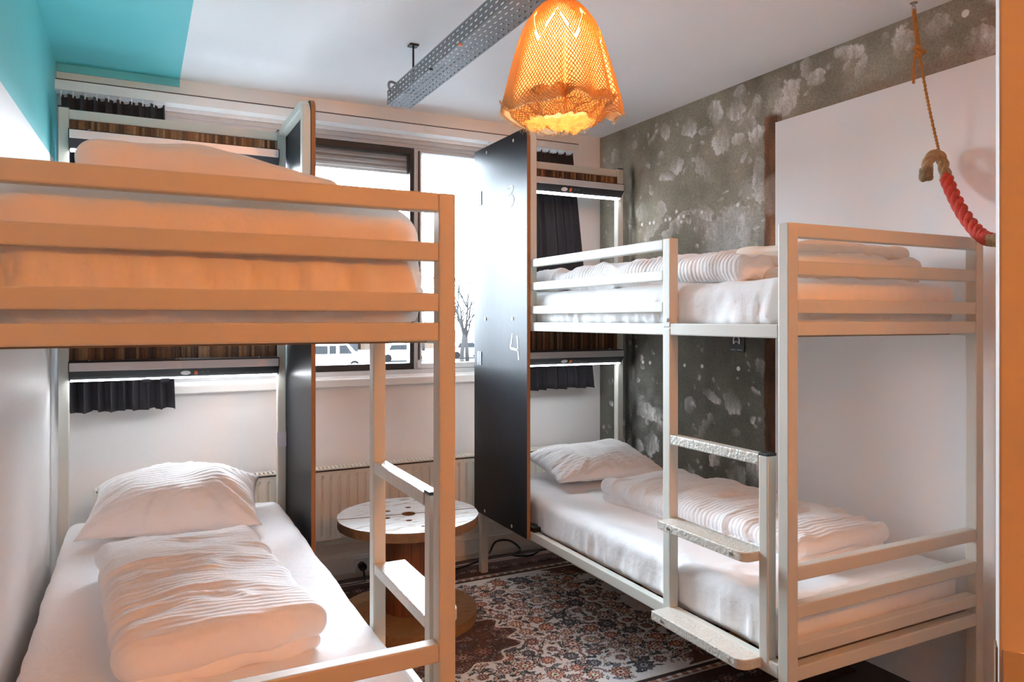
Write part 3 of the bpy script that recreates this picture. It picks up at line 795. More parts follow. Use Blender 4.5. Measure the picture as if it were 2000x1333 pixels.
# ================================================================== bunk beds
def bunk(origin, sx, label, numbers):
    """sx=+1: ladder side at local x=0 and the wall towards +x; sx=-1 mirrored"""
    root = empty('bunk_bed', origin, label, 'bunk bed', 'steel bunk beds')
    m = M['metal']
    def b(name, x0, x1, y0, y1, z0, z1, mat=m, par=root, bev=0.004):
        a, c = sorted((sx * x0, sx * x1))
        return box(name, a, c, y0, y1, z0, z1, mat, par, bev)
    ZH = 2.33
    # posts
    for (x, y, zt) in ((0, 0, 1.70), (BW - T, 0, 1.70), (0, BL - T, 1.365), (BW - T, BL - T, ZH)):
        p = b('post', x, x + T, y, y + T, 0.0 if y < 1 else 0.0085, zt)
    b('post_upper', 0, T, BL - T, BL, 1.366, ZH)
    for (x, y, z) in ((BW - T, BL - T, ZH), (0, BL - T, ZH)):
        b('post_cap', x - .001, x + T + .001, y - .001, y + T + .001, z, z + 0.006, M['black_plastic'], root, 0.002)
    # foot end rails, upper and lower bed
    for z in (1.70, 1.588, 1.474, 1.408, 0.682, 0.570, 0.455, 0.387):
        b('foot_rail', T, BW - T, 0.002, T - 0.002, z - 0.042, z)
    # bed frame side rails, head rails
    for z in (1.400, 0.386):
        b('side_rail', 0, 0.032, T, BL - T, z - 0.042, z)
        b('side_rail', BW - 0.032, BW, T, BL - T, z - 0.042, z)
        b('head_rail', T, BW - T, BL - T + 0.002, BL - 0.002, z - 0.042, z)
        for k in range(13):
            y = 0.10 + k * 0.160
            b('bed_slat', 0.033, BW - 0.033, y, y + 0.07, z - 0.041, z - 0.027, M['base_wood'], root, 0.002)
    b('head_rail', T, BW - T, BL - T + 0.002, BL - 0.002, ZH - 0.048, ZH - 0.006)
    # side guard rails of the upper bed between the privacy panel and the ladder stile
    for z in (1.704, 1.592, 1.478):
        b('guard_rail', -0.002, 0.028, 0.575, 1.615, z - 0.038, z)
    # ladder
    b('ladder_stile', -0.002, 0.036, 0.535, 0.575, 0.345, 1.384)
    b('ladder_stile_upper', -0.002, 0.036, 0.535, 0.575, 1.3855, 1.706)
    b('ladder_stile', -0.002, 0.034, 0.078, 0.114, 0.36, 1.000)
    b('stile_cap', -0.003, 0.035, 0.077, 0.115, 1.000, 1.008, M['black_plastic'], root, 0.002)
    b('rung', -0.002, 0.036, 0.115, 0.534, 0.968, 1.002, M['tread'])
    def tread(z, x0, x1, th, y0, y1, rnd):
        pr = [(x1, y0), (x1, y1), (x0, y1)]
        for k in range(7):
            a = math.pi + k / 6 * math.pi / 2
            pr.append((x0 + rnd + rnd * math.cos(a), y0 + rnd + rnd * math.sin(a)))
        pr = [(sx * a, c) for a, c in pr]
        o = prism('tread', pr, 'Z', z - th, z, M['tread'], root)
        bv = o.modifiers.new('edge', 'BEVEL'); bv.width = 0.003; bv.segments = 2; bv.limit_method = 'ANGLE'
        for yy in (y0 + 0.06, y1 - 0.06):
            cyl('tread_screw', (sx * (x0 - 0.001), yy, z - th / 2), 0.006, 0.004, 'X', M['chrome'], o, 10)
    tread(0.705, -0.060, 0.034, 0.030, 0.112, 0.534, 0.03)
    tread(0.385, -0.078, 0.030, 0.032, 0.105, 0.545, 0.035)
    cyl('frame_bolt', (sx * (-0.004), 0.553, 1.412), 0.007, 0.006, 'X', M['chrome'], root, 10)
    # privacy panel at the head with its bent tube frame
    Y0, Y1, Z0, Z1, rc = 1.580, BL + 0.012, 0.352, 2.345, 0.05
    pr = [(Y0 + 0.0, Z0), (Y1, Z0), (Y1, Z1)]
    for k in range(9):
        a = math.pi / 2 + k / 8 * math.pi / 2
        pr.append((Y0 + rc + rc * math.cos(a), Z1 - rc + rc * math.sin(a)))
    pan = prism('privacy_panel', pr, 'X', sx * -0.0215, sx * -0.0035, M['board'], root)
    pan.data.materials.append(M['ply_edge'])
    for p in pan.data.polygons:
        p.material_index = 1 if abs(p.normal.x) < 0.5 else 0
    pan['label'] = 'black film-faced plywood privacy panel with a brown edge'
    for (y, z) in ((3.271, 2.308), (3.587, 2.312), (3.606, 1.417), (3.284, 1.417), (3.609, 0.379), (3.288, 0.377)):
        cyl('panel_bolt', (sx * -0.0225, y - YF, z), 0.009, 0.004, 'X', M['chrome'], pan, 12)
    for z in (2.077, 1.201):
        a, c = sorted((sx * -0.024, sx * -0.0216))
        s_ = box('slot_plate', a, c, 3.655 - YF, 3.700 - YF, z - 0.037, z + 0.037, M['black_plastic'], pan, 0.001)
        a, c = sorted((sx * -0.0252, sx * -0.0241))
        box('slot_lip', a, c, 3.692 - YF, 3.699 - YF, z - 0.037, z + 0.037, M['chrome'], pan)
    # bent square tube: vertical leg, rounded corner, top run to the head post
    tp = [(sx * 0.016, Y0 + 0.020, 1.362), (sx * 0.016, Y0 + 0.020, Z1 - 0.075)]
    for k in range(7):
        a = math.pi - k / 6 * math.pi / 2
        tp.append((sx * 0.016, Y0 + 0.020 + 0.05 + 0.05 * math.cos(a), Z1 - 0.072 + 0.05 * math.sin(a)))
    tp.append((sx * 0.016, BL - T, Z1 - 0.022))
    v, f = [], []
    n = len(tp)
    for i, p in enumerate(tp):
        a = Vector(tp[max(i - 1, 0)]); c = Vector(tp[min(i + 1, n - 1)])
        t = (c - a).normalized(); nn = Vector((0, -t.z, t.y))
        for (q, w_) in ((-1, -1), (1, -1), (1, 1), (-1, 1)):
            v.append(Vector(p) + Vector((q * 0.0185, 0, 0)) + nn * (w_ * 0.019))
    for i in range(n - 1):
        for k in range(4):
            l = (k + 1) % 4
            f.append((i * 4 + k, i * 4 + l, i * 4 + 4 + l, i * 4 + 4 + k))
    f += [(3, 2, 1, 0), (n * 4 - 4, n * 4 - 3, n * 4 - 2, n * 4 - 1)]
    me = pydata('panel_tube', v, f)
    bm = bmesh.new(); bm.from_mesh(me); bmesh.ops.recalc_face_normals(bm, faces=bm.faces); bm.to_mesh(me); bm.free()
    o = link('panel_tube', me, m, root)
    bv = o.modifiers.new('edge', 'BEVEL'); bv.width = 0.005; bv.segments = 2; bv.limit_method = 'ANGLE'; bv.angle_limit = R(40)
    b('panel_foot_block', 0.0, 0.05, Y0 - 0.03, Y0 + 0.10, 0.388, 0.412, M['black_plastic'])
    # painted numerals on the outside of the panel
    def stroke(name, pts, wd):
        pts = smooth_path([(0, p[0], p[1]) for p in pts], 6)
        v, f = [], []
        for i, p in enumerate(pts):
            t = (pts[min(i + 1, len(pts) - 1)] - pts[max(i - 1, 0)]).normalized()
            nn = Vector((0, -t.z, t.y))
            for q in (-1, 1):
                v.append((sx * -0.0218, p.y + nn.y * wd * q, p.z + nn.z * wd * q))
                v.append((sx * -0.0228, p.y + nn.y * wd * q, p.z + nn.z * wd * q))
        for i in range(len(pts) - 1):
            a, c = i * 4, i * 4 + 4
            f += [(a + 1, a + 3, c + 3, c + 1), (a, a + 1, c + 1, c), (a + 2, c + 2, c + 3, a + 3), (a, c, c + 2, a + 2)]
        return v, f
    for (strokes, lab) in numbers:
        V_, F_ = [], []
        for pts, wd in strokes:
            v, f = stroke('s', pts, wd)
            F_ += [tuple(i + len(V_) for i in q) for q in f]; V_ += v
        o = link('numeral', pydata('numeral', V_, F_), M['chalk'], pan)
        o['label'] = lab
    # headboards of laminated strips
    def headboard(z0, z1):
        N_ = 74
        wd = (BW - 2 * T) / N_
        v, f, c = [], [], []
        rs = np.random.RandomState(int(z0 * 100) + (1 if sx > 0 else 50))
        pal = np.array([(0.16, 0.065, 0.025), (0.075, 0.033, 0.018), (0.26, 0.13, 0.055), (0.11, 0.05, 0.025), (0.05, 0.025, 0.015), (0.20, 0.085, 0.03), (0.33, 0.19, 0.09)])
        for k in range(N_):
            x0 = sx * (T + k * wd + 0.0004); x1 = sx * (T + (k + 1) * wd - 0.0004)
            x0, x1 = min(x0, x1), max(x0, x1)
            yy = BL - 0.030 - rs.uniform(0, 0.0025); y2 = BL - 0.010
            i = len(v)
            v += [(x0, yy, z0), (x1, yy, z0), (x1, yy, z1), (x0, yy, z1), (x0, y2, z0), (x1, y2, z0), (x1, y2, z1), (x0, y2, z1)]
            f += [(i, i + 1, i + 2, i + 3), (i + 5, i + 4, i + 7, i + 6), (i + 3, i + 2, i + 6, i + 7), (i, i + 4, i + 5, i + 1), (i, i + 3, i + 7, i + 4), (i + 1, i + 5, i + 6, i + 2)]
            c += [pal[rs.randint(0, 7)] * rs.uniform(0.75, 1.3)] * 8
        me = pydata('headboard', v, f); set_col(me, np.array(c))
        o = link('headboard', me, M['slats'], root)
        o['label'] = 'headboard of narrow brown wood strips'
    headboard(2.150, 2.281); headboard(1.150, 1.357)
    # reading light bars with switch, badge and sockets
    def light_bar(zb, knobs):
        x0, x1 = sorted((sx * (T + 0.002), sx * (BW - T - 0.002)))
        yb = BL - 0.032
        pr = [(yb, zb), (yb - 0.040, zb), (yb - 0.076, zb + 0.043), (yb - 0.076, zb + 0.084), (yb, zb + 0.088)]
        lb = prism('light_bar', pr, 'X', x0, x1, M['black_plastic'], root)
        lb['label'] = 'black reading light bar with a pale aluminium front strip'
        box('aluminium_strip', x0 + 0.004, x1 - 0.004, yb - 0.0795, yb - 0.0762, zb + 0.044, zb + 0.080, M['alu'], lb, 0.001)
        box('diffuser', x0 + 0.004, x1 - 0.004, yb - 0.038, yb - 0.006, zb - 0.003, zb - 0.0005, M['led'], lb, 0.001)
        # items on the sloping black face
        nrm = Vector((0, -0.043, -0.036)).normalized()
        upv = Vector((0, -0.036, 0.043)).normalized()
        mid = Vector(((x0 + x1) / 2 + 0.024, yb - 0.058, zb + 0.0215))
        def on_face(name, cx, cu, hx, hu, th, mat, oval=False, n=20):
            c = mid + Vector((cx, 0, 0)) + upv * cu
            if oval:
                ring = [(hx * math.cos(2 * math.pi * k / n), hu * math.sin(2 * math.pi * k / n)) for k in range(n)]
            else:
                ring = [(-hx, -hu), (hx, -hu), (hx, hu), (-hx, hu)]
            k_ = len(ring)
            v = [c + Vector((a, 0, 0)) + upv * q - nrm * 0.001 for a, q in ring] + [c + Vector((a, 0, 0)) + upv * q + nrm * th for a, q in ring]
            f = [tuple(range(k_)), tuple(range(2 * k_ - 1, k_ - 1, -1))] + [(i, k_ + i, k_ + (i + 1) % k_, (i + 1) % k_) for i in range(k_)]
            me = pydata(name, v, f)
            bm = bmesh.new(); bm.from_mesh(me); bmesh.ops.recalc_face_normals(bm, faces=bm.faces); bm.to_mesh(me); bm.free()
            return link(name, me, mat, lb)
        on_face('led_lens', -0.024, -0.0235, (x1 - x0) / 2 - 0.006, 0.0022, 0.0012, M['led_front'])  # glowing strip added to light the pillow
        on_face('oval_badge', 0.0, 0.004, 0.021, 0.0125, 0.002, M['chalk'], True)
        on_face('rocker_switch', 0.043, 0.004, 0.0065, 0.0105, 0.004, M['orange_switch'])
        on_face('usb_socket', 0.072, 0.008, 0.007, 0.004, 0.001, simple('dark_grey_socket', (0.09, 0.09, 0.09), 0.3))
        on_face('usb_socket', 0.094, 0.008, 0.007, 0.004, 0.001, bpy.data.materials['dark_grey_socket'])
        if knobs:
            for kx in (-0.16, -0.085):
                cyl('strap_knob', (mid.x + kx, yb - 0.035, zb - 0.004), 0.020, 0.012, 'Y', M['black_plastic'], lb, 16)
        for kx in (-0.36, 0.0, 0.34):
            cyl('shelf_screw', (mid.x - 0.02 + kx, yb - 0.05, zb + 0.089), 0.006, 0.006, 'Z', M['chrome'], lb, 10)
    light_bar(2.142, False); light_bar(1.148, sx < 0)
    return root

n3 = ([([(3.340, 2.078), (3.300, 2.086), (3.278, 2.072), (3.300, 2.048), (3.318, 2.040), (3.290, 2.036), (3.268, 2.016), (3.282, 1.992), (3.318, 1.984), (3.352, 1.998)], 0.0045)], 'thin chalk numeral 3')
n4 = ([([(3.285, 1.342), (3.296, 1.300), (3.304, 1.272), (3.270, 1.266), (3.212, 1.262)], 0.006), ([(3.232, 1.334), (3.226, 1.290), (3.216, 1.214)], 0.006)], 'white chalk numeral 4')
def loc_num(n):
    return ([([(y - YF, z) for y, z in pts], wd) for pts, wd in n[0]], n[1])
bunk((1.695, YF, 0), 1, 'grey steel bunk bed with a numbered black panel along the concrete wall', [loc_num(n3), loc_num(n4)])
lb_ = bunk((0.645, YF, 0), -1, 'grey steel bunk bed against the white and teal wall, nearest the camera', [])
# pale striped tape on the ladder-side head post of the left bed
tp_ = simple('pale_striped_tape', (0.72, 0.68, 0.74), 0.5, var=0.25, vscale=6, stretch=(1, 1, 40))
box('tape_wrap', -0.0415, 0.0012, BL - T - 0.0015, BL + 0.001, 0.795, 0.865, tp_, lb_)

# ================================================================== bedding
def mattress(name, x0, x1, y0, y1, z0, z1, label, seed, gather=0.006, rr=0.05):
    hx, hy, hz = (x1 - x0) / 2, (y1 - y0) / 2, (z1 - z0) / 2
    def fn(p, n):
        q = p + seed * 3.1
        low = sstep(0.6, -1.0, p[:, 2] / hz)
        side = np.clip(1 - np.abs(n[:, 2]) * 1.1, 0, 1)
        g = ridge(np.stack([q[:, 0] * 16, q[:, 1] * 16, q[:, 2] * 3 + 0.6 * q[:, 1]], -1)) - 0.3
        g2 = ridge(np.stack([q[:, 0] * 34 + q[:, 2] * 9, q[:, 1] * 34 + q[:, 2] * 9, q[:, 2] * 6], -1)) - 0.3
        d = side * (0.25 + 0.75 * low) * (g * gather + g2 * gather * 0.45)
        d = d + 0.006 * noise(q * 4) + 0.002 * noise(q * 14)
        tuck = side * sstep(-0.65, -1.0, p[:, 2] / hz) * 0.016
        p = p + n * (d - tuck)[:, None]
        # sheet pulled diagonally near the corners
        top = np.clip(n[:, 2], 0, 1)
        p[:, 2] += top * 0.0035 * ridge(np.stack([q[:, 0] * 5 + q[:, 1] * 7, q[:, 1] * 4 - q[:, 0] * 9, 0 * q[:, 0]], -1)) * sstep(0.25, 0.9, np.abs(p[:, 1]) / hy)
        return p
    me = cloth_box(hx, hy, hz, rr, (70, 150, 18), fn)
    o = link(name, me, M['sheet'], None, ((x0 + x1) / 2, (y0 + y1) / 2, z0), True)
    me.transform(Matrix.Translation((0, 0, hz)))
    return tag(o, label, 'mattress')
ML0, ML1 = -0.272, 0.610
MR0, MR1 = 1.732, 2.612
mattress('mattress', ML0, ML1, 1.605, 3.675, 0.362, 0.545, 'mattress in a white fitted sheet on the lower left bed', 1)
mattress('mattress', ML0, ML1 - 0.012, 1.600, 3.675, 1.378, 1.685, 'thick mattress in an orange-lit sheet on the upper left bed', 2, 0.034, 0.085)
mattress('mattress', MR0, MR1, 1.605, 3.675, 0.362, 0.545, 'mattress in a white fitted sheet on the lower right bed', 3, 0.011)
mattress('mattress', MR0, MR1, 1.605, 3.675, 1.378, 1.545, 'mattress in a white sheet on the upper right bed', 4, 0.015)

def pillow(name, loc, a, b, T_, tilt, rz, label, seed):
    n1, n2 = 64, 48
    V, F = [], []
    U_, W_ = np.meshgrid(np.linspace(-1, 1, n1), np.linspace(-1, 1, n2), indexing='ij')
    def surf(sgn):
        prof = np.clip(1 - np.abs(U_) ** 2.4, 0, 1) ** 0.62 * np.clip(1 - np.abs(W_) ** 2.4, 0, 1) ** 0.62
        X = a * U_ * (1 - 0.075 * (1 - np.abs(W_) ** 2.5)); Y = b * W_ * (1 - 0.085 * (1 - np.abs(U_) ** 2.5))
        q = np.stack([X, Y, 0 * X + sgn + seed], -1)
        edge = np.maximum(np.abs(U_), np.abs(W_))
        ang = np.arctan2(W_, U_)
        wr_ = 0.010 * ridge(np.stack([np.cos(ang) * 9 + seed, np.sin(ang) * 9, edge * 1.2], -1)) * sstep(0.35, 0.8, edge) * (1 - sstep(0.93, 1.0, edge))
        sm = 0.020 * noise(q * 5) * (1 - edge ** 4) + 0.006 * noise(q * 13) * (1 - edge ** 4)
        Z = (T_ if sgn > 0 else -T_ * 0.45) * prof + (wr_ + sm) * (1 if sgn > 0 else 0.3)
        return np.stack([X, Y, Z], -1)
    top, bot = surf(1), surf(-1)
    me = join_meshes(name, [(grid_mesh('a', top), Matrix.Identity(4)), (grid_mesh('b', bot[::-1]), Matrix.Identity(4))])
    bm = bmesh.new(); bm.from_mesh(me)
    bmesh.ops.remove_doubles(bm, verts=bm.verts, dist=0.0012)
    bmesh.ops.recalc_face_normals(bm, faces=bm.faces)
    bm.to_mesh(me); bm.free()
    me.transform(Matrix.Rotation(rz, 4, 'Z') @ Matrix.Rotation(tilt, 4, 'X'))
    o = link(name, me, M['pillow'], None, loc, True)
    return tag(o, label, 'pillow')
pillow('pillow', (0.145, 3.385, 0.635), 0.335, 0.245, 0.160, R(12), R(-7), 'white pillow propped at the head of the lower left bed', 2.0)
pillow('pillow', (2.225, 3.400, 0.622), 0.330, 0.250, 0.110, R(7), R(-4), 'white pillow at the head of the lower right bed under the light bar', 5.0)

def soft(hx, hy, hz, r, n, seed, big=0.018, fine=0.006, stripe_dir=(1, 0), crown=0.02, wr_amp=0.006):
    def fn(p, nn):
        q = p + seed * 2.7
        u = p[:, 0] / hx; v = p[:, 1] / hy
        top = np.clip(nn[:, 2], 0, 1)
        p = p + nn * (big * noise(q * 4.2) * 0.7 + fine * noise(q * 12))[:, None]
        a, b_ = stripe_dir
        wv = ridge(np.stack([(q[:, 0] * a + q[:, 1] * b_) * 5 + 0.8 * noise(q * 3), (q[:, 0] * b_ - q[:, 1] * a) * 17 + 1.2 * noise(q * 4 + 7), q[:, 2] * 4], -1)) - 0.35
        p = p + nn * (wr_amp * wv)[:, None]
        p[:, 2] += top * crown * (1 - np.clip(np.abs(u), 0, 1) ** 2.2) * (1 - np.clip(np.abs(v), 0, 1) ** 3)
        return p
    return cloth_box(hx, hy, hz, r, n, fn)

# folded duvet on the lower left bed: two layers with a rolled head edge
A = soft(0.235, 0.47, 0.030, 0.029, (60, 110, 14), 1.0, crown=0.008)
B = soft(0.245, 0.475, 0.042, 0.040, (64, 120, 16), 2.0, crown=0.030, wr_amp=0.0085)
dv = join_meshes('folded_duvet', [(A, Matrix.Translation((0.006, 0.004, 0.026))), (B, Matrix.Translation((0, 0, 0.076)))])
dv.transform(Matrix.Rotation(R(5), 4, 'Z'))
tag(link('folded_duvet', dv, M['duvet'], None, (0.165, 2.395, 0.538), True), 'white striped duvet folded lengthwise on the lower left bed', 'duvet')
# lower right: long folded duvet
A = soft(0.245, 0.575, 0.026, 0.025, (60, 120, 12), 3.0, crown=0.006)
B = soft(0.255, 0.590, 0.040, 0.038, (64, 130, 14), 4.0, crown=0.024, wr_amp=0.008)
dv = join_meshes('folded_duvet', [(A, Matrix.Translation((0.0, 0.008, 0.022))), (B, Matrix.Translation((0, 0, 0.066)))])
dv.transform(Matrix.Rotation(R(3), 4, 'Z'))
tag(link('folded_duvet', dv, M['duvet'], None, (2.265, 2.405, 0.538), True), 'white striped duvet folded lengthwise on the lower right bed beside the ladder', 'duvet')
# upper right: duvet spread flat with a folded end at the foot
A = soft(0.405, 0.90, 0.052, 0.050, (90, 150, 14), 5.0, stripe_dir=(0, 1), crown=0.012, wr_amp=0.016, big=0.022)
dv = empty('spread_duvet', (2.185, 2.70, 1.536), 'white crumpled duvet spread over the upper right bed with a folded foot end', 'duvet')
o = link('duvet_cover', A, M['duvet'], dv, (0, 0, 0.055), True)
Ls = []
for k, (w_, d_, t_, ox) in enumerate(((0.325, 0.17, 0.030, -0.02), (0.315, 0.16, 0.026, 0.01), (0.29, 0.145, 0.024, 0.0))):
    Ls.append((soft(w_, d_, t_, t_ * 0.96, (70, 34, 12), 6.0 + k, crown=0.006, wr_amp=0.006, big=0.012, stripe_dir=(0, 1)), Matrix.Translation((ox + 0.025, -0.855 + 0.012 * k, 0.030 + 0.042 * k))))
o = link('folded_end', join_meshes('folded_end', Ls), M['fold'], dv, (0, 0, 0), True)
# upper left: big folded duvet piled on the bed
A = soft(0.28, 0.30, 0.040, 0.039, (70, 70, 18), 9.0, crown=0.050, wr_amp=0.003, big=0.012)
A.transform(Matrix.Rotation(R(4), 4, 'Y'))
tag(link('folded_duvet', A, M['duvet'], None, (0.165, 2.02, 1.728), True), 'rounded white duvet pile showing above the top rail of the upper left bed', 'duvet')
# ================================================================== cable spool table
sp = empty('cable_spool_table', (1.137, 3.310, 0.009), 'wooden cable spool used as a table, worn white painted top', 'table')
def flange(z0, z1, rad_, holes, mat, rim, rot, jag=0.0):
    """round plank disc: planks cut from a filled circle with holes"""
    nP = 6
    wdt = 2 * rad_ / nP
    for k in range(nP):
        bm = bmesh.new()
        def loop(cx, cy, r, n):
            vs = [bm.verts.new((cx + r * (1 + jag * (random.random() - 0.5)) * math.cos(2 * math.pi * i / n), cy + r * math.sin(2 * math.pi * i / n), 0)) for i in range(n)]
            return [bm.edges.new((vs[i], vs[(i + 1) % n])) for i in range(n)]
        random.seed(91)
        ed = loop(0, 0, rad_, 72)
        for (hx, hy, hr) in holes:
            ed += loop(hx, hy, hr, 20)
        bmesh.ops.triangle_fill(bm, edges=ed, use_beauty=True)
        a, b_ = -rad_ + k * wdt + 0.0012, -rad_ + (k + 1) * wdt - 0.0012
        bmesh.ops.bisect_plane(bm, geom=list(bm.verts) + list(bm.edges) + list(bm.faces), plane_co=(0, a, 0), plane_no=(0, 1, 0), clear_inner=True)
        bmesh.ops.bisect_plane(bm, geom=list(bm.verts) + list(bm.edges) + list(bm.faces), plane_co=(0, b_, 0), plane_no=(0, 1, 0), clear_outer=True)
        ex = bmesh.ops.extrude_face_region(bm, geom=list(bm.faces))
        for v in ex['geom']:
            if isinstance(v, bmesh.types.BMVert): v.co.z += (z1 - z0) - 0.001 * ((k * 7) % 3)
        bmesh.ops.recalc_face_normals(bm, faces=bm.faces)
        me = bpy.data.meshes.new('plank')
        bm.to_mesh(me); bm.free()
        me.materials.append(mat); me.materials.append(rim)
        for p in me.polygons:
            p.material_index = 0 if p.normal.z > 0.5 else 1
        me.transform(Matrix.Rotation(rot, 4, 'Z'))
        link('top_plank' if z0 > 0.2 else 'base_plank', me, None, sp, (0, 0, z0))
hl = [(0.0, 0.0, 0.032)] + [(0.115 * math.cos(a), 0.115 * math.sin(a), 0.0155) for a in [R(20 + 60 * i) for i in range(6)]] + [(0.02, -0.23, 0.008)]
flange(0.448, 0.490, 0.328, hl, M['worn_top'], M['rim_wood'], R(-8), 0.004)
flange(0.0, 0.046, 0.322, [], M['base_wood'], M['base_wood'], R(12))
for k in range(16):
    a = 2 * math.pi * k / 16
    pr = []
    for t in (-1, -0.33, 0.33, 1):
        an = a + t * math.pi / 16 * 0.97
        pr.append((0.108 * math.cos(an), 0.108 * math.sin(an)))
    for t in (1, -1):
        an = a + t * math.pi / 16 * 0.97
        pr.append((0.088 * math.cos(an), 0.088 * math.sin(an)))
    prism('core_stave', pr, 'Z', 0.046, 0.448, M['core'], sp)
# dark nail cuts on the base planks
for k in range(26):
    a = random.uniform(0, 6.28); r_ = random.choice((0.17, 0.23, 0.28))
    box('nail_mark', r_ * math.cos(a) - 0.012, r_ * math.cos(a) + 0.012, r_ * math.sin(a) - 0.0025, r_ * math.sin(a) + 0.0025, 0.0435, 0.0466, M['rope_dark'], sp)

# ================================================================== cable tray
ct = empty('cable_tray', (1.07, 3.243, 2.390), 'perforated galvanised steel cable tray hanging under the ceiling', 'cable tray')
def perforated(name, P, nlong, rows, length, wdt):
    """strip of length x wdt with slots; P(s,t)->3d"""
    v, f = [], []
    pitch = length / nlong
    ss = [0]
    for k in range(nlong):
        ss += [k * pitch + pitch * 0.30, k * pitch + pitch * 0.88]
    ss.append(length)
    ts = [0]
    for r_ in range(rows):
        c = (r_ + 0.5) * wdt / rows
        ts += [c - 0.0036, c + 0.0036]
    ts.append(wdt)
    for s_ in ss:
        for t_ in ts: v.append(P(s_, t_))
    nt_ = len(ts)
    for i in range(len(ss) - 1):
        for j in range(nt_ - 1):
            if i % 2 == 1 and j % 2 == 1: continue
            f.append((i * nt_ + j, (i + 1) * nt_ + j, (i + 1) * nt_ + j + 1, i * nt_ + j + 1))
    o = link(name, pydata(name, v, f), M['steel'], ct)
    s_ = o.modifiers.new('sheet', 'SOLIDIFY'); s_.thickness = 0.0016; s_.offset = 0
    return o
TL, TW, TH = 3.2, 0.113, 0.062
perforated('tray_bottom', lambda s_, t_: (-TW / 2 + t_, -s_, 0.0), 80, 5, TL, TW)
perforated('tray_side', lambda s_, t_: (-TW / 2, -s_, t_), 80, 3, TL, TH)
perforated('tray_side', lambda s_, t_: (TW / 2, -s_, t_), 80, 3, TL, TH)
for sx_ in (-1, 1):
    tube('rolled_lip', [(sx_ * TW / 2, 0, TH), (sx_ * TW / 2, -TL, TH)], 0.003, M['steel'], ct, 6)
for yy in (-0.22, -1.45, -2.7):
    cyl('hanger_rod', (-0.01, yy, 0.5 * (ZC - 2.390)), 0.0045, ZC - 2.390, 'Z', M['black_plastic'], ct, 8)
    box('ceiling_foot', -0.03, 0.01, yy - 0.02, yy + 0.02, ZC - 2.390 - 0.008, ZC - 2.390, M['black_plastic'], ct, 0.002)
    box('hanger_bar', -TW / 2, TW / 2, yy - 0.01, yy + 0.01, 0.002, 0.008, M['steel'], ct)
tube('grey_cable', smooth_path([(-0.02, -0.6, 0.008), (-0.022, -0.25, 0.012), (-0.025, -0.10, 0.040), (-0.035, -0.055, 0.085), (-0.055, -0.04, 0.095), (-0.068, -0.055, 0.075), (-0.067, -0.075, 0.045)]), 0.006, M['steel'], ct)
for s_, mm in ((-0.84, M['orange_switch']), (-0.55, M['black_plastic'])):
    cyl('tray_rivet', (-TW / 2 + 0.004, s_, -0.003), 0.007, 0.008, 'Z', mm, ct, 10)

# ================================================================== crochet pendant lamp
PL = Vector((1.072, 1.802, 1.968))
pen = empty('pendant_lamp', PL, 'glowing cream crochet pendant lamp hanging below the cable tray', 'lamp')
PZ = [0.370, 0.354, 0.335, 0.315, 0.285, 0.260, 0.228, 0.197, 0.165, 0.133, 0.101, 0.070, 0.046, 0.030]
PR = [0.012, 0.028, 0.056, 0.076, 0.097, 0.110, 0.121, 0.130, 0.139, 0.147, 0.155, 0.163, 0.168, 0.171]
def shade_pt(th, t, k=1.0, low=0.0, hem=1.0):
    """t from 0 (top) to 1 (hem)"""
    t_ = np.clip(t, 0, 1)
    z = np.interp(t_, np.linspace(0, 1, len(PZ)), PZ); r_ = np.interp(t_, np.linspace(0, 1, len(PR)), PR)
    fold = sstep(0.25, 1.0, t_)
    q = 0.5 * np.sin(th * 6 + 0.6) + 0.35 * np.sin(th * 11 + 2.0) + 0.3 * np.sin(th * 4 + 4.2)
    notch = -0.9 * np.exp(-(((th + 2.02 + np.pi) % (2 * np.pi) - np.pi) / 0.075) ** 2) - 0.8 * np.exp(-(((th + 1.02 + np.pi) % (2 * np.pi) - np.pi) / 0.075) ** 2)
    r_ = r_ * k * (1 + fold * (0.060 * q + 0.30 * notch))
    z = z + hem * sstep(0.80, 1.0, t_) * (0.012 * np.sin(th * 3 + 0.4) + 0.006 * np.sin(th * 9)) - low * sstep(0.7, 1.0, t_)
    return np.stack([r_ * np.cos(th), r_ * np.sin(th), z], -1)
TH_, TT = np.meshgrid(np.linspace(0, 2 * np.pi, 181), np.linspace(0, 1, 60), indexing='ij')
me = grid_mesh('lining', shade_pt(TH_, TT, 0.955))
link('lining', me, M['lining'], pen, smooth=True)
# crumpled inner hem hanging lower in the middle
def hem_pt(th, t):
    r_ = 0.150 - 0.060 * t + 0.012 * np.sin(th * 5 + 1) + 0.006 * np.sin(th * 17)
    z = 0.066 - 0.060 * t ** 0.8 + 0.010 * np.sin(th * 4 + 2) * t + 0.008 * noise(np.stack([th * 9, t * 7, 0 * th], -1))
    return np.stack([r_ * np.cos(th), r_ * np.sin(th), z], -1)
H1, H2 = np.meshgrid(np.linspace(0, 2 * np.pi, 161), np.linspace(0, 1, 24), indexing='ij')
link('inner_hem', grid_mesh('inner_hem', hem_pt(H1, H2)), M['hem'], pen, smooth=True)
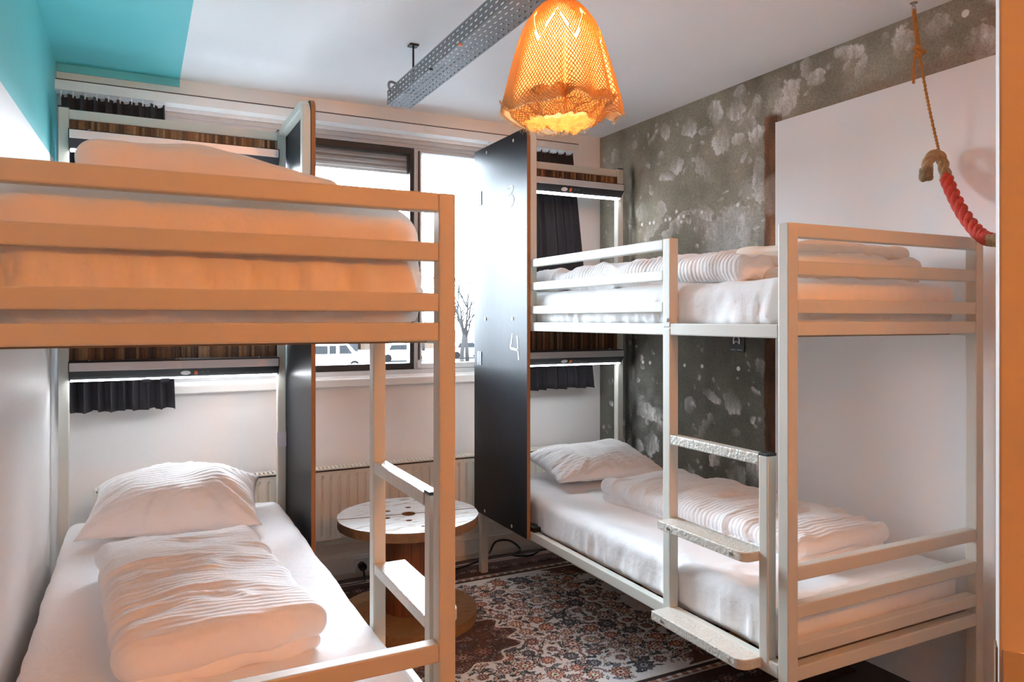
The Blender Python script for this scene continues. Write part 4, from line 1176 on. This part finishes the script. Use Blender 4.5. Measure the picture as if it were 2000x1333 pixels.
# net of crochet stitches (diamond mesh turned into threads)
def net(name, fpt, cols, rows, thick, skip=None):
    v, f = [], []
    for j in range(rows + 1):
        for i in range(cols):
            th = 2 * math.pi * (i + 0.5 * (j % 2)) / cols
            v.append((th, j / rows))
    A_ = np.array(v)
    P = fpt(A_[:, 0], A_[:, 1])
    def id_(i, j): return j * cols + (i % cols)
    for j in range(0, rows - 1):
        for i in range(cols):
            if j % 2 == 0: q = (id_(i, j), id_(i, j + 1), id_(i, j + 2), id_(i - 1, j + 1))
            else: q = (id_(i, j), id_(i + 1, j + 1), id_(i, j + 2), id_(i, j + 1))
            tm = (j + 1) / rows; thm = 2 * math.pi * (i + 0.5 * (j % 2)) / cols
            if skip and skip(thm, tm): continue
            f.append(q)
    o = link(name, pydata(name, P, f), M['crochet'], pen)
    w_ = o.modifiers.new('threads', 'WIREFRAME'); w_.thickness = thick; w_.use_even_offset = False; w_.use_replace = True; w_.use_boundary = True
    return o
def chevron(th, t):
    if not (0.20 < t < 0.62): return False
    zig = abs(((th * 8 / (2 * math.pi) + 0.30) % 1) * 2 - 1)
    c = 0.27 + 0.26 * zig
    return abs(t - c) < 0.030
net('crochet_cover', lambda a, b_: shade_pt(a, b_), 100, 56, 0.0044, chevron)
net('crochet_fringe', lambda a, b_: hem_pt(a, b_) * np.array([1.04, 1.04, 1.0]), 100, 16, 0.0036)
# loose thread fringe along the hem
v, f = [], []
rs = np.random.RandomState(8)
for k in range(420):
    th = rs.uniform(0, 6.283); p = shade_pt(np.array([th]), np.array([1.0]))[0] if k % 2 else hem_pt(np.array([th]), np.array([1.0]))[0]
    d = np.array([rs.normal(0, 0.008), rs.normal(0, 0.008), -rs.uniform(0.003, 0.016)])
    i = len(v)
    s_ = np.array([0.0007, 0.0007, 0])
    mid = p + d * 0.5 + rs.normal(0, 0.003, 3)
    v += [p - s_, p + s_, mid + s_, mid - s_, p + d + s_ * 0.6, p + d - s_ * 0.6]
    f += [(i, i + 1, i + 2, i + 3), (i + 3, i + 2, i + 4, i + 5)]
o = link('thread_fringe', pydata('thread_fringe', v, f), M['crochet'], pen)
o['kind'] = 'stuff'
tube('lamp_cord', [(0, 0, 0.36), (0, 0, 2.395 - PL.z)], 0.004, M['white_plastic'], pen)
cyl('lamp_holder', (0, 0, 0.335), 0.018, 0.05, 'Z', M['white_plastic'], pen, 14)
def globe(name, c, r_, mat, parent, n=20):
    bm = bmesh.new(); bmesh.ops.create_uvsphere(bm, u_segments=n, v_segments=n // 2 + 2, radius=r_)
    me = bpy.data.meshes.new(name); bm.to_mesh(me); bm.free()
    return link(name, me, mat, parent, c, True)
globe('bulb', (0, 0, 0.275), 0.03, emis('lit_bulb_glass', (1.0, 0.78, 0.42), 14.0), pen)
ld = bpy.data.lights.new('pendant_bulb_light', 'POINT'); ld.energy = PEND_W; ld.color = (1.0, 0.72, 0.36); ld.shadow_soft_size = 0.032
lo = bpy.data.objects.new('pendant_bulb_light', ld); COL.objects.link(lo); lo.parent = pen; lo.location = (0, 0, 0.20)

# ================================================================== rope hanging above the right bed
rp = empty('hanging_rope', (2.585, 1.77, 2.60), 'thick red rope slung from the ceiling on an orange cord above the right bunk', 'rope')
O = Vector((2.585, 1.77, 2.60))
def strands(name, path, rad_, n, turns, mat, parent, seg=8, pt=None):
    """n twisted strands around path"""
    pts = smooth_path(path, 14)
    L_ = len(pts)
    parts = []
    fr = None
    frames = []
    for i, p in enumerate(pts):
        t = (pts[min(i + 1, L_ - 1)] - pts[max(i - 1, 0)]).normalized()
        if fr is None:
            q = Vector((0, 0, 1)) if abs(t.z) < 0.9 else Vector((1, 0, 0))
            fr = (q - t * q.dot(t)).normalized()
        else: fr = (fr - t * fr.dot(t)).normalized()
        frames.append((p, fr.copy(), t.cross(fr)))
    for k in range(n):
        sp_ = []
        for i, (p, a, b_) in enumerate(frames):
            an = 2 * math.pi * (k / n + turns * i / L_)
            sp_.append(p + (a * math.cos(an) + b_ * math.sin(an)) * rad_ * 0.5)
        parts.append((tube_mesh('s', sp_, rad_ * 0.56, seg), Matrix.Identity(4)))
    return link(name, join_meshes(name, parts), mat, parent, smooth=True)
def loc_(pts): return [Vector(p) - O for p in pts]
tube('eye_ring', [(0.011 * math.cos(a), 0, -0.022 + 0.011 * math.sin(a)) for a in np.linspace(0, 2 * math.pi, 17)[:-1]], 0.0025, M['chrome'], rp, 6, True)
cyl('eye_screw', (0, 0, -0.006), 0.003, 0.012, 'Z', M['chrome'], rp, 8)
cyl('ceiling_plate', (0, 0, -0.0015), 0.014, 0.003, 'Z', M['chrome'], rp, 14)
strands('cord_upper', loc_([(2.585, 1.77, 2.572), (2.580, 1.757, 2.49), (2.578, 1.745, 2.410)]), 0.0085, 3, 6, M['cord'], rp, 6)
kn = [(0.016 * (math.cos(a) + 0.5 * math.cos(2 * a)), 0.010 * math.sin(3 * a), 0.011 * (math.sin(a) - 0.8 * math.sin(2 * a))) for a in np.linspace(0, 2 * math.pi, 49)[:-1]]
tube('cord_knot', [Vector(p) + Vector((2.578, 1.745, 2.405)) - O for p in kn], 0.0068, M['cord'], rp, 8, True)
strands('cord_tail', loc_([(2.570, 1.748, 2.402), (2.562, 1.752, 2.36), (2.562, 1.755, 2.29)]), 0.0055, 3, 4, M['cord'], rp, 6)
strands('cord_lower', loc_([(2.580, 1.745, 2.405), (2.600, 1.725, 2.22), (2.626, 1.700, 2.035)]), 0.0062, 3, 14, M['cord'], rp, 6)
strands('rope_end', loc_([(2.556, 1.700, 1.955), (2.566, 1.700, 1.990), (2.596, 1.700, 2.016), (2.632, 1.698, 2.012), (2.640, 1.690, 1.975), (2.632, 1.675, 1.928)]), 0.0195, 3, 2.2, M['rope_nat'], rp, 10)
strands('frayed_tip', loc_([(2.553, 1.700, 1.926), (2.551, 1.700, 1.94), (2.556, 1.700, 1.958)]), 0.0225, 5, 0.4, M['rope_dark'], rp, 8)
strands('rope_painted_section', loc_([(2.634, 1.678, 1.935), (2.612, 1.640, 1.868), (2.572, 1.580, 1.790), (2.525, 1.510, 1.722), (2.480, 1.450, 1.683), (2.455, 1.415, 1.672)]), 0.0225, 3, 4.2, M['rope_red'], rp, 10)
strands('rope_far_section', loc_([(2.457, 1.418, 1.672), (2.41, 1.35, 1.665), (2.33, 1.22, 1.685), (2.26, 1.10, 1.75), (2.20, 1.0, 1.86)]), 0.0215, 3, 3.2, M['rope_nat'], rp, 10)
strands('cord_far', loc_([(2.20, 1.0, 1.86), (2.18, 0.97, 2.2), (2.17, 0.95, 2.597)]), 0.0062, 3, 18, M['cord'], rp, 6)

# ================================================================== headphone card on the concrete wall
cd = empty('wall_card', (XR - 0.008, 2.790, 1.300), 'small black card with a white headphone icon on the concrete wall', 'sign')
box('card', -0.004, 0, -0.052, 0.052, -0.050, 0.050, M['black_plastic'], cd, 0.001)
arc = [(-0.0055, 0.021 * math.cos(a), 0.008 + 0.021 * math.sin(a)) for a in np.linspace(-0.25, math.pi + 0.25, 20)]
tube('headphone_icon', arc, 0.0026, M['chalk'], cd, 6)
for sgn in (-1, 1):
    box('icon_ear_cup', -0.0065, -0.0042, sgn * 0.019 - 0.005, sgn * 0.019 + 0.005, -0.010, 0.010, M['chalk'], cd, 0.001)
tube('icon_mouth', [(-0.0055, 0.010 * math.cos(a), -0.004 + 0.007 * math.sin(a)) for a in np.linspace(0, math.pi, 10)], 0.0018, M['chalk'], cd, 6)
box('caption_line', -0.0050, -0.0042, 0.006, 0.040, -0.041, -0.0375, M['alu_grey'], cd)
box('caption_line', -0.0050, -0.0042, -0.038, -0.004, -0.041, -0.0375, M['alu_grey'], cd)

# ================================================================== open door beside the camera
ed = Vector((0.797, 0.452, 0)); dd = Vector((0.55, -0.835, 0)).normalized()
ang = math.atan2(dd.y, dd.x)
dr = tag(empty('door_1', ed), kind='structure')
dr.rotation_euler = (0, 0, ang)          # local +x runs from the lock edge to the hinge; +y is the far side
box('door_leaf', 0.0, 0.86, 0.0, 0.040, 0.01, 2.10, M['door'], dr, 0.003)
box('door_plate', 0.004, 0.20, -0.002, 0.0, 0.25, 1.073, M['door_plate'], dr, 0.0008)
box('lock_forend', -0.002, 0.0, 0.010, 0.030, 0.85, 1.07, M['rim_wood'], dr)
cyl('handle_rose', (0.045, 0.043, 1.045), 0.026, 0.008, 'Y', M['chrome'], dr)
tube('door_handle', [(0.045, 0.046, 1.045), (0.045, 0.085, 1.045), (0.040, 0.095, 1.045), (0.020, 0.0965, 1.045), (0.0085, 0.0965, 1.045)], 0.009, M['sill'], dr, 10)

# ================================================================== warm entry globes, out of frame; the second added to warm the right bunk
for (x_, y_, L_, lab_) in ((0.90, -1.90, LAMP_W, 'warm globe ceiling lamp in the entry corridor behind the camera'), (1.484, -0.80, LAMP2_W, 'warm globe ceiling lamp in the niche behind the open door')):
    wl = empty('ceiling_lamp', (x_, y_, ZC), lab_, 'lamp', 'globe lamps in the entry')
    cyl('ceiling_rose', (0, 0, -0.012), 0.06, 0.024, 'Z', M['steel'], wl)
    tube('lamp_stem', [(0, 0, -0.02), (0, 0, -0.25)], 0.010, M['steel'], wl)
    globe('globe', (0, 0, -0.30), 0.06, emis('lit_warm_globe', (1.0, 0.345, 0.065), L_), wl)

# ================================================================== outside the window
GZ = -2.03
asph = simple('pale_street_asphalt', (0.055, 0.055, 0.057), 0.9, spec=0.0, var=0.2, vscale=0.6)
o = shell('street_ground', [(-120, 160, 4.6, 220, GZ - 0.2, GZ)], asph)
van_w = simple('white_van_paint', (0.80, 0.81, 0.82), 0.3)
van_g = simple('dark_van_glass', (0.012, 0.013, 0.014), 0.6, spec=0.0)
tyre = simple('black_tyre', (0.006, 0.006, 0.006), 0.8, spec=0.0)
van = empty('van', (11.4, 50.0, GZ), 'white delivery van parked across the street outside the window', 'van')
vp = [(-2.45, 0.35), (-2.50, 1.0), (-2.42, 1.80), (-2.2, 1.93), (0.75, 1.95), (1.15, 1.85), (1.75, 1.20), (2.42, 1.02), (2.52, 0.75), (2.50, 0.35)]
prism('van_body', vp, 'Y', -0.9, 0.9, van_w, van)
for (a, b_, c_, d_) in ((-0.95, 0.12, 1.10, 1.65), ):
    pass
for pr in ([(-1.0, 1.12), (-0.15, 1.12), (-0.15, 1.68), (-1.0, 1.68)], [(-0.05, 1.12), (0.42, 1.12), (0.42, 1.68), (-0.05, 1.68)], [(0.62, 1.12), (1.52, 1.12), (1.10, 1.70), (0.62, 1.70)]):
    prism('van_window', pr, 'Y', -0.915, -0.89, van_g, van)
for xx in (-1.55, 1.65):
    cyl('wheel', (xx, -0.82, 0.33), 0.33, 0.24, 'Y', tyre, van); cyl('wheel', (xx, 0.82, 0.33), 0.33, 0.24, 'Y', tyre, van)
    cyl('hub_cap', (xx, -0.945, 0.33), 0.17, 0.02, 'Y', M['alu_light'], van)
box('bumper', 2.3, 2.56, -0.88, 0.88, 0.3, 0.6, tyre, van, 0.03)
box('door_line', 0.50, 0.53, -0.91, -0.89, 0.5, 1.75, tyre, van)
def car(x, y, col, label):
    c_ = empty('parked_car', (x, y, GZ), label, 'car', 'parked cars across the street')
    p_ = [(-2.1, 0.3), (-2.15, 0.8), (-1.6, 0.95), (-1.1, 1.42), (0.3, 1.45), (1.0, 0.95), (2.0, 0.8), (2.1, 0.3)]
    prism('car_body', p_, 'Y', -0.85, 0.85, simple('car_paint_' + label.split()[0], col, 0.3), c_)
    prism('car_window', [(-1.2, 0.97), (-1.0, 1.35), (0.25, 1.38), (0.75, 0.97)], 'Y', -0.865, -0.84, van_g, c_)
    for xx in (-1.3, 1.3):
        cyl('wheel', (xx, -0.78, 0.31), 0.31, 0.2, 'Y', tyre, c_); cyl('wheel', (xx, 0.78, 0.31), 0.31, 0.2, 'Y', tyre, c_)
car(19.2, 58, (0.30, 0.32, 0.36), 'grey parked car across the street behind the window mullion')
car(26.0, 60, (0.10, 0.11, 0.13), 'dark parked car under the bare trees across the street')
def building(x, y, wd, dp, ht, col, label, rows, cols_):
    b_ = empty('street_building', (x, y, GZ), label, 'building')
    mt = simple('facade_' + label.split()[0], col, 0.9, var=0.1, vscale=1, spec=0.0)
    box('facade', -wd / 2, wd / 2, 0, dp, 0, ht, mt, b_)
    box('roof_edge', -wd / 2 - 0.2, wd / 2 + 0.2, -0.2, dp + 0.2, ht, ht + 0.3, van_g, b_)
    for i in range(cols_):
        for j in range(rows):
            cx = -wd / 2 + wd * (i + 0.5) / cols_; cz = ht * (j + 0.5) / rows
            wn = box('window', cx - 0.6, cx + 0.6, -0.04, 0.02, cz - 0.6, cz + 0.6, M['alu_light'], b_)
            box('window_pane', -0.5, 0.5, -0.05, -0.03, -0.5, 0.5, van_g, wn)
building(16.6, 78, 9, 8, 3.4, (0.018, 0.018, 0.02), 'low dark building behind the van across the street', 1, 5)
building(27.0, 82, 9, 8, 2.6, (0.05, 0.035, 0.026), 'low brown brick building behind the parked cars', 1, 5)
bark = simple('grey_bark', (0.016, 0.015, 0.015), 0.9, spec=0.0)
def tree(x, y, ht, label, seed):
    rs = random.Random(seed)
    parts = []
    root = empty('bare_tree', (x, y, GZ), label, 'tree', 'bare winter trees across the street')
    tp = [Vector((0, 0, 0)), Vector((rs.uniform(-.1, .1), 0, ht * 0.15)), Vector((rs.uniform(-.2, .2), 0, ht * 0.32))]
    link('trunk', tube_mesh('trunk', tp, [0.17, 0.14, 0.11], 7), bark, root, smooth=True)
    V_, F_ = [], []
    def br(p, d, l, r_, dep):
        q = p + d * l * 0.5 + Vector((rs.uniform(-.06, .06), rs.uniform(-.06, .06), 0)) * l
        e = q + (d + Vector((rs.uniform(-.2, .2), rs.uniform(-.2, .2), 0.1))).normalized() * l * 0.5
        me = tube_mesh('b', [p, q, e], [r_, r_ * 0.8, r_ * 0.6], 4)
        i = len(V_)
        V_.extend([tuple(v.co) for v in me.vertices]); F_.extend([tuple(a + i for a in pl.vertices) for pl in me.polygons])
        bpy.data.meshes.remove(me)
        if dep == 0: return
        for k in range(3):
            nd = (d + Vector((rs.uniform(-.75, .75), rs.uniform(-.75, .75), rs.uniform(-.1, .45)))).normalized()
            br(q if k == 0 else e, nd, l * rs.uniform(0.6, 0.8), r_ * 0.58, dep - 1)
    for k in range(4):
        br(tp[2] - Vector((0, 0, 0.1)), Vector((rs.uniform(-.5, .5), rs.uniform(-.5, .5), 1)).normalized(), ht * 0.24, 0.085, 4)
    link('branches', pydata('branches', V_, F_), bark, root)
for k, (x, y, h_) in enumerate(((18.75, 44, 7.6), (22.6, 52, 6.6), (25.6, 70, 5.6))):
    tree(x, y, h_, ['tall bare tree across the street left of the black panel', 'slender bare tree across the street nearest the black panel', 'low bare tree standing farther back across the street'][k], 40 + k)
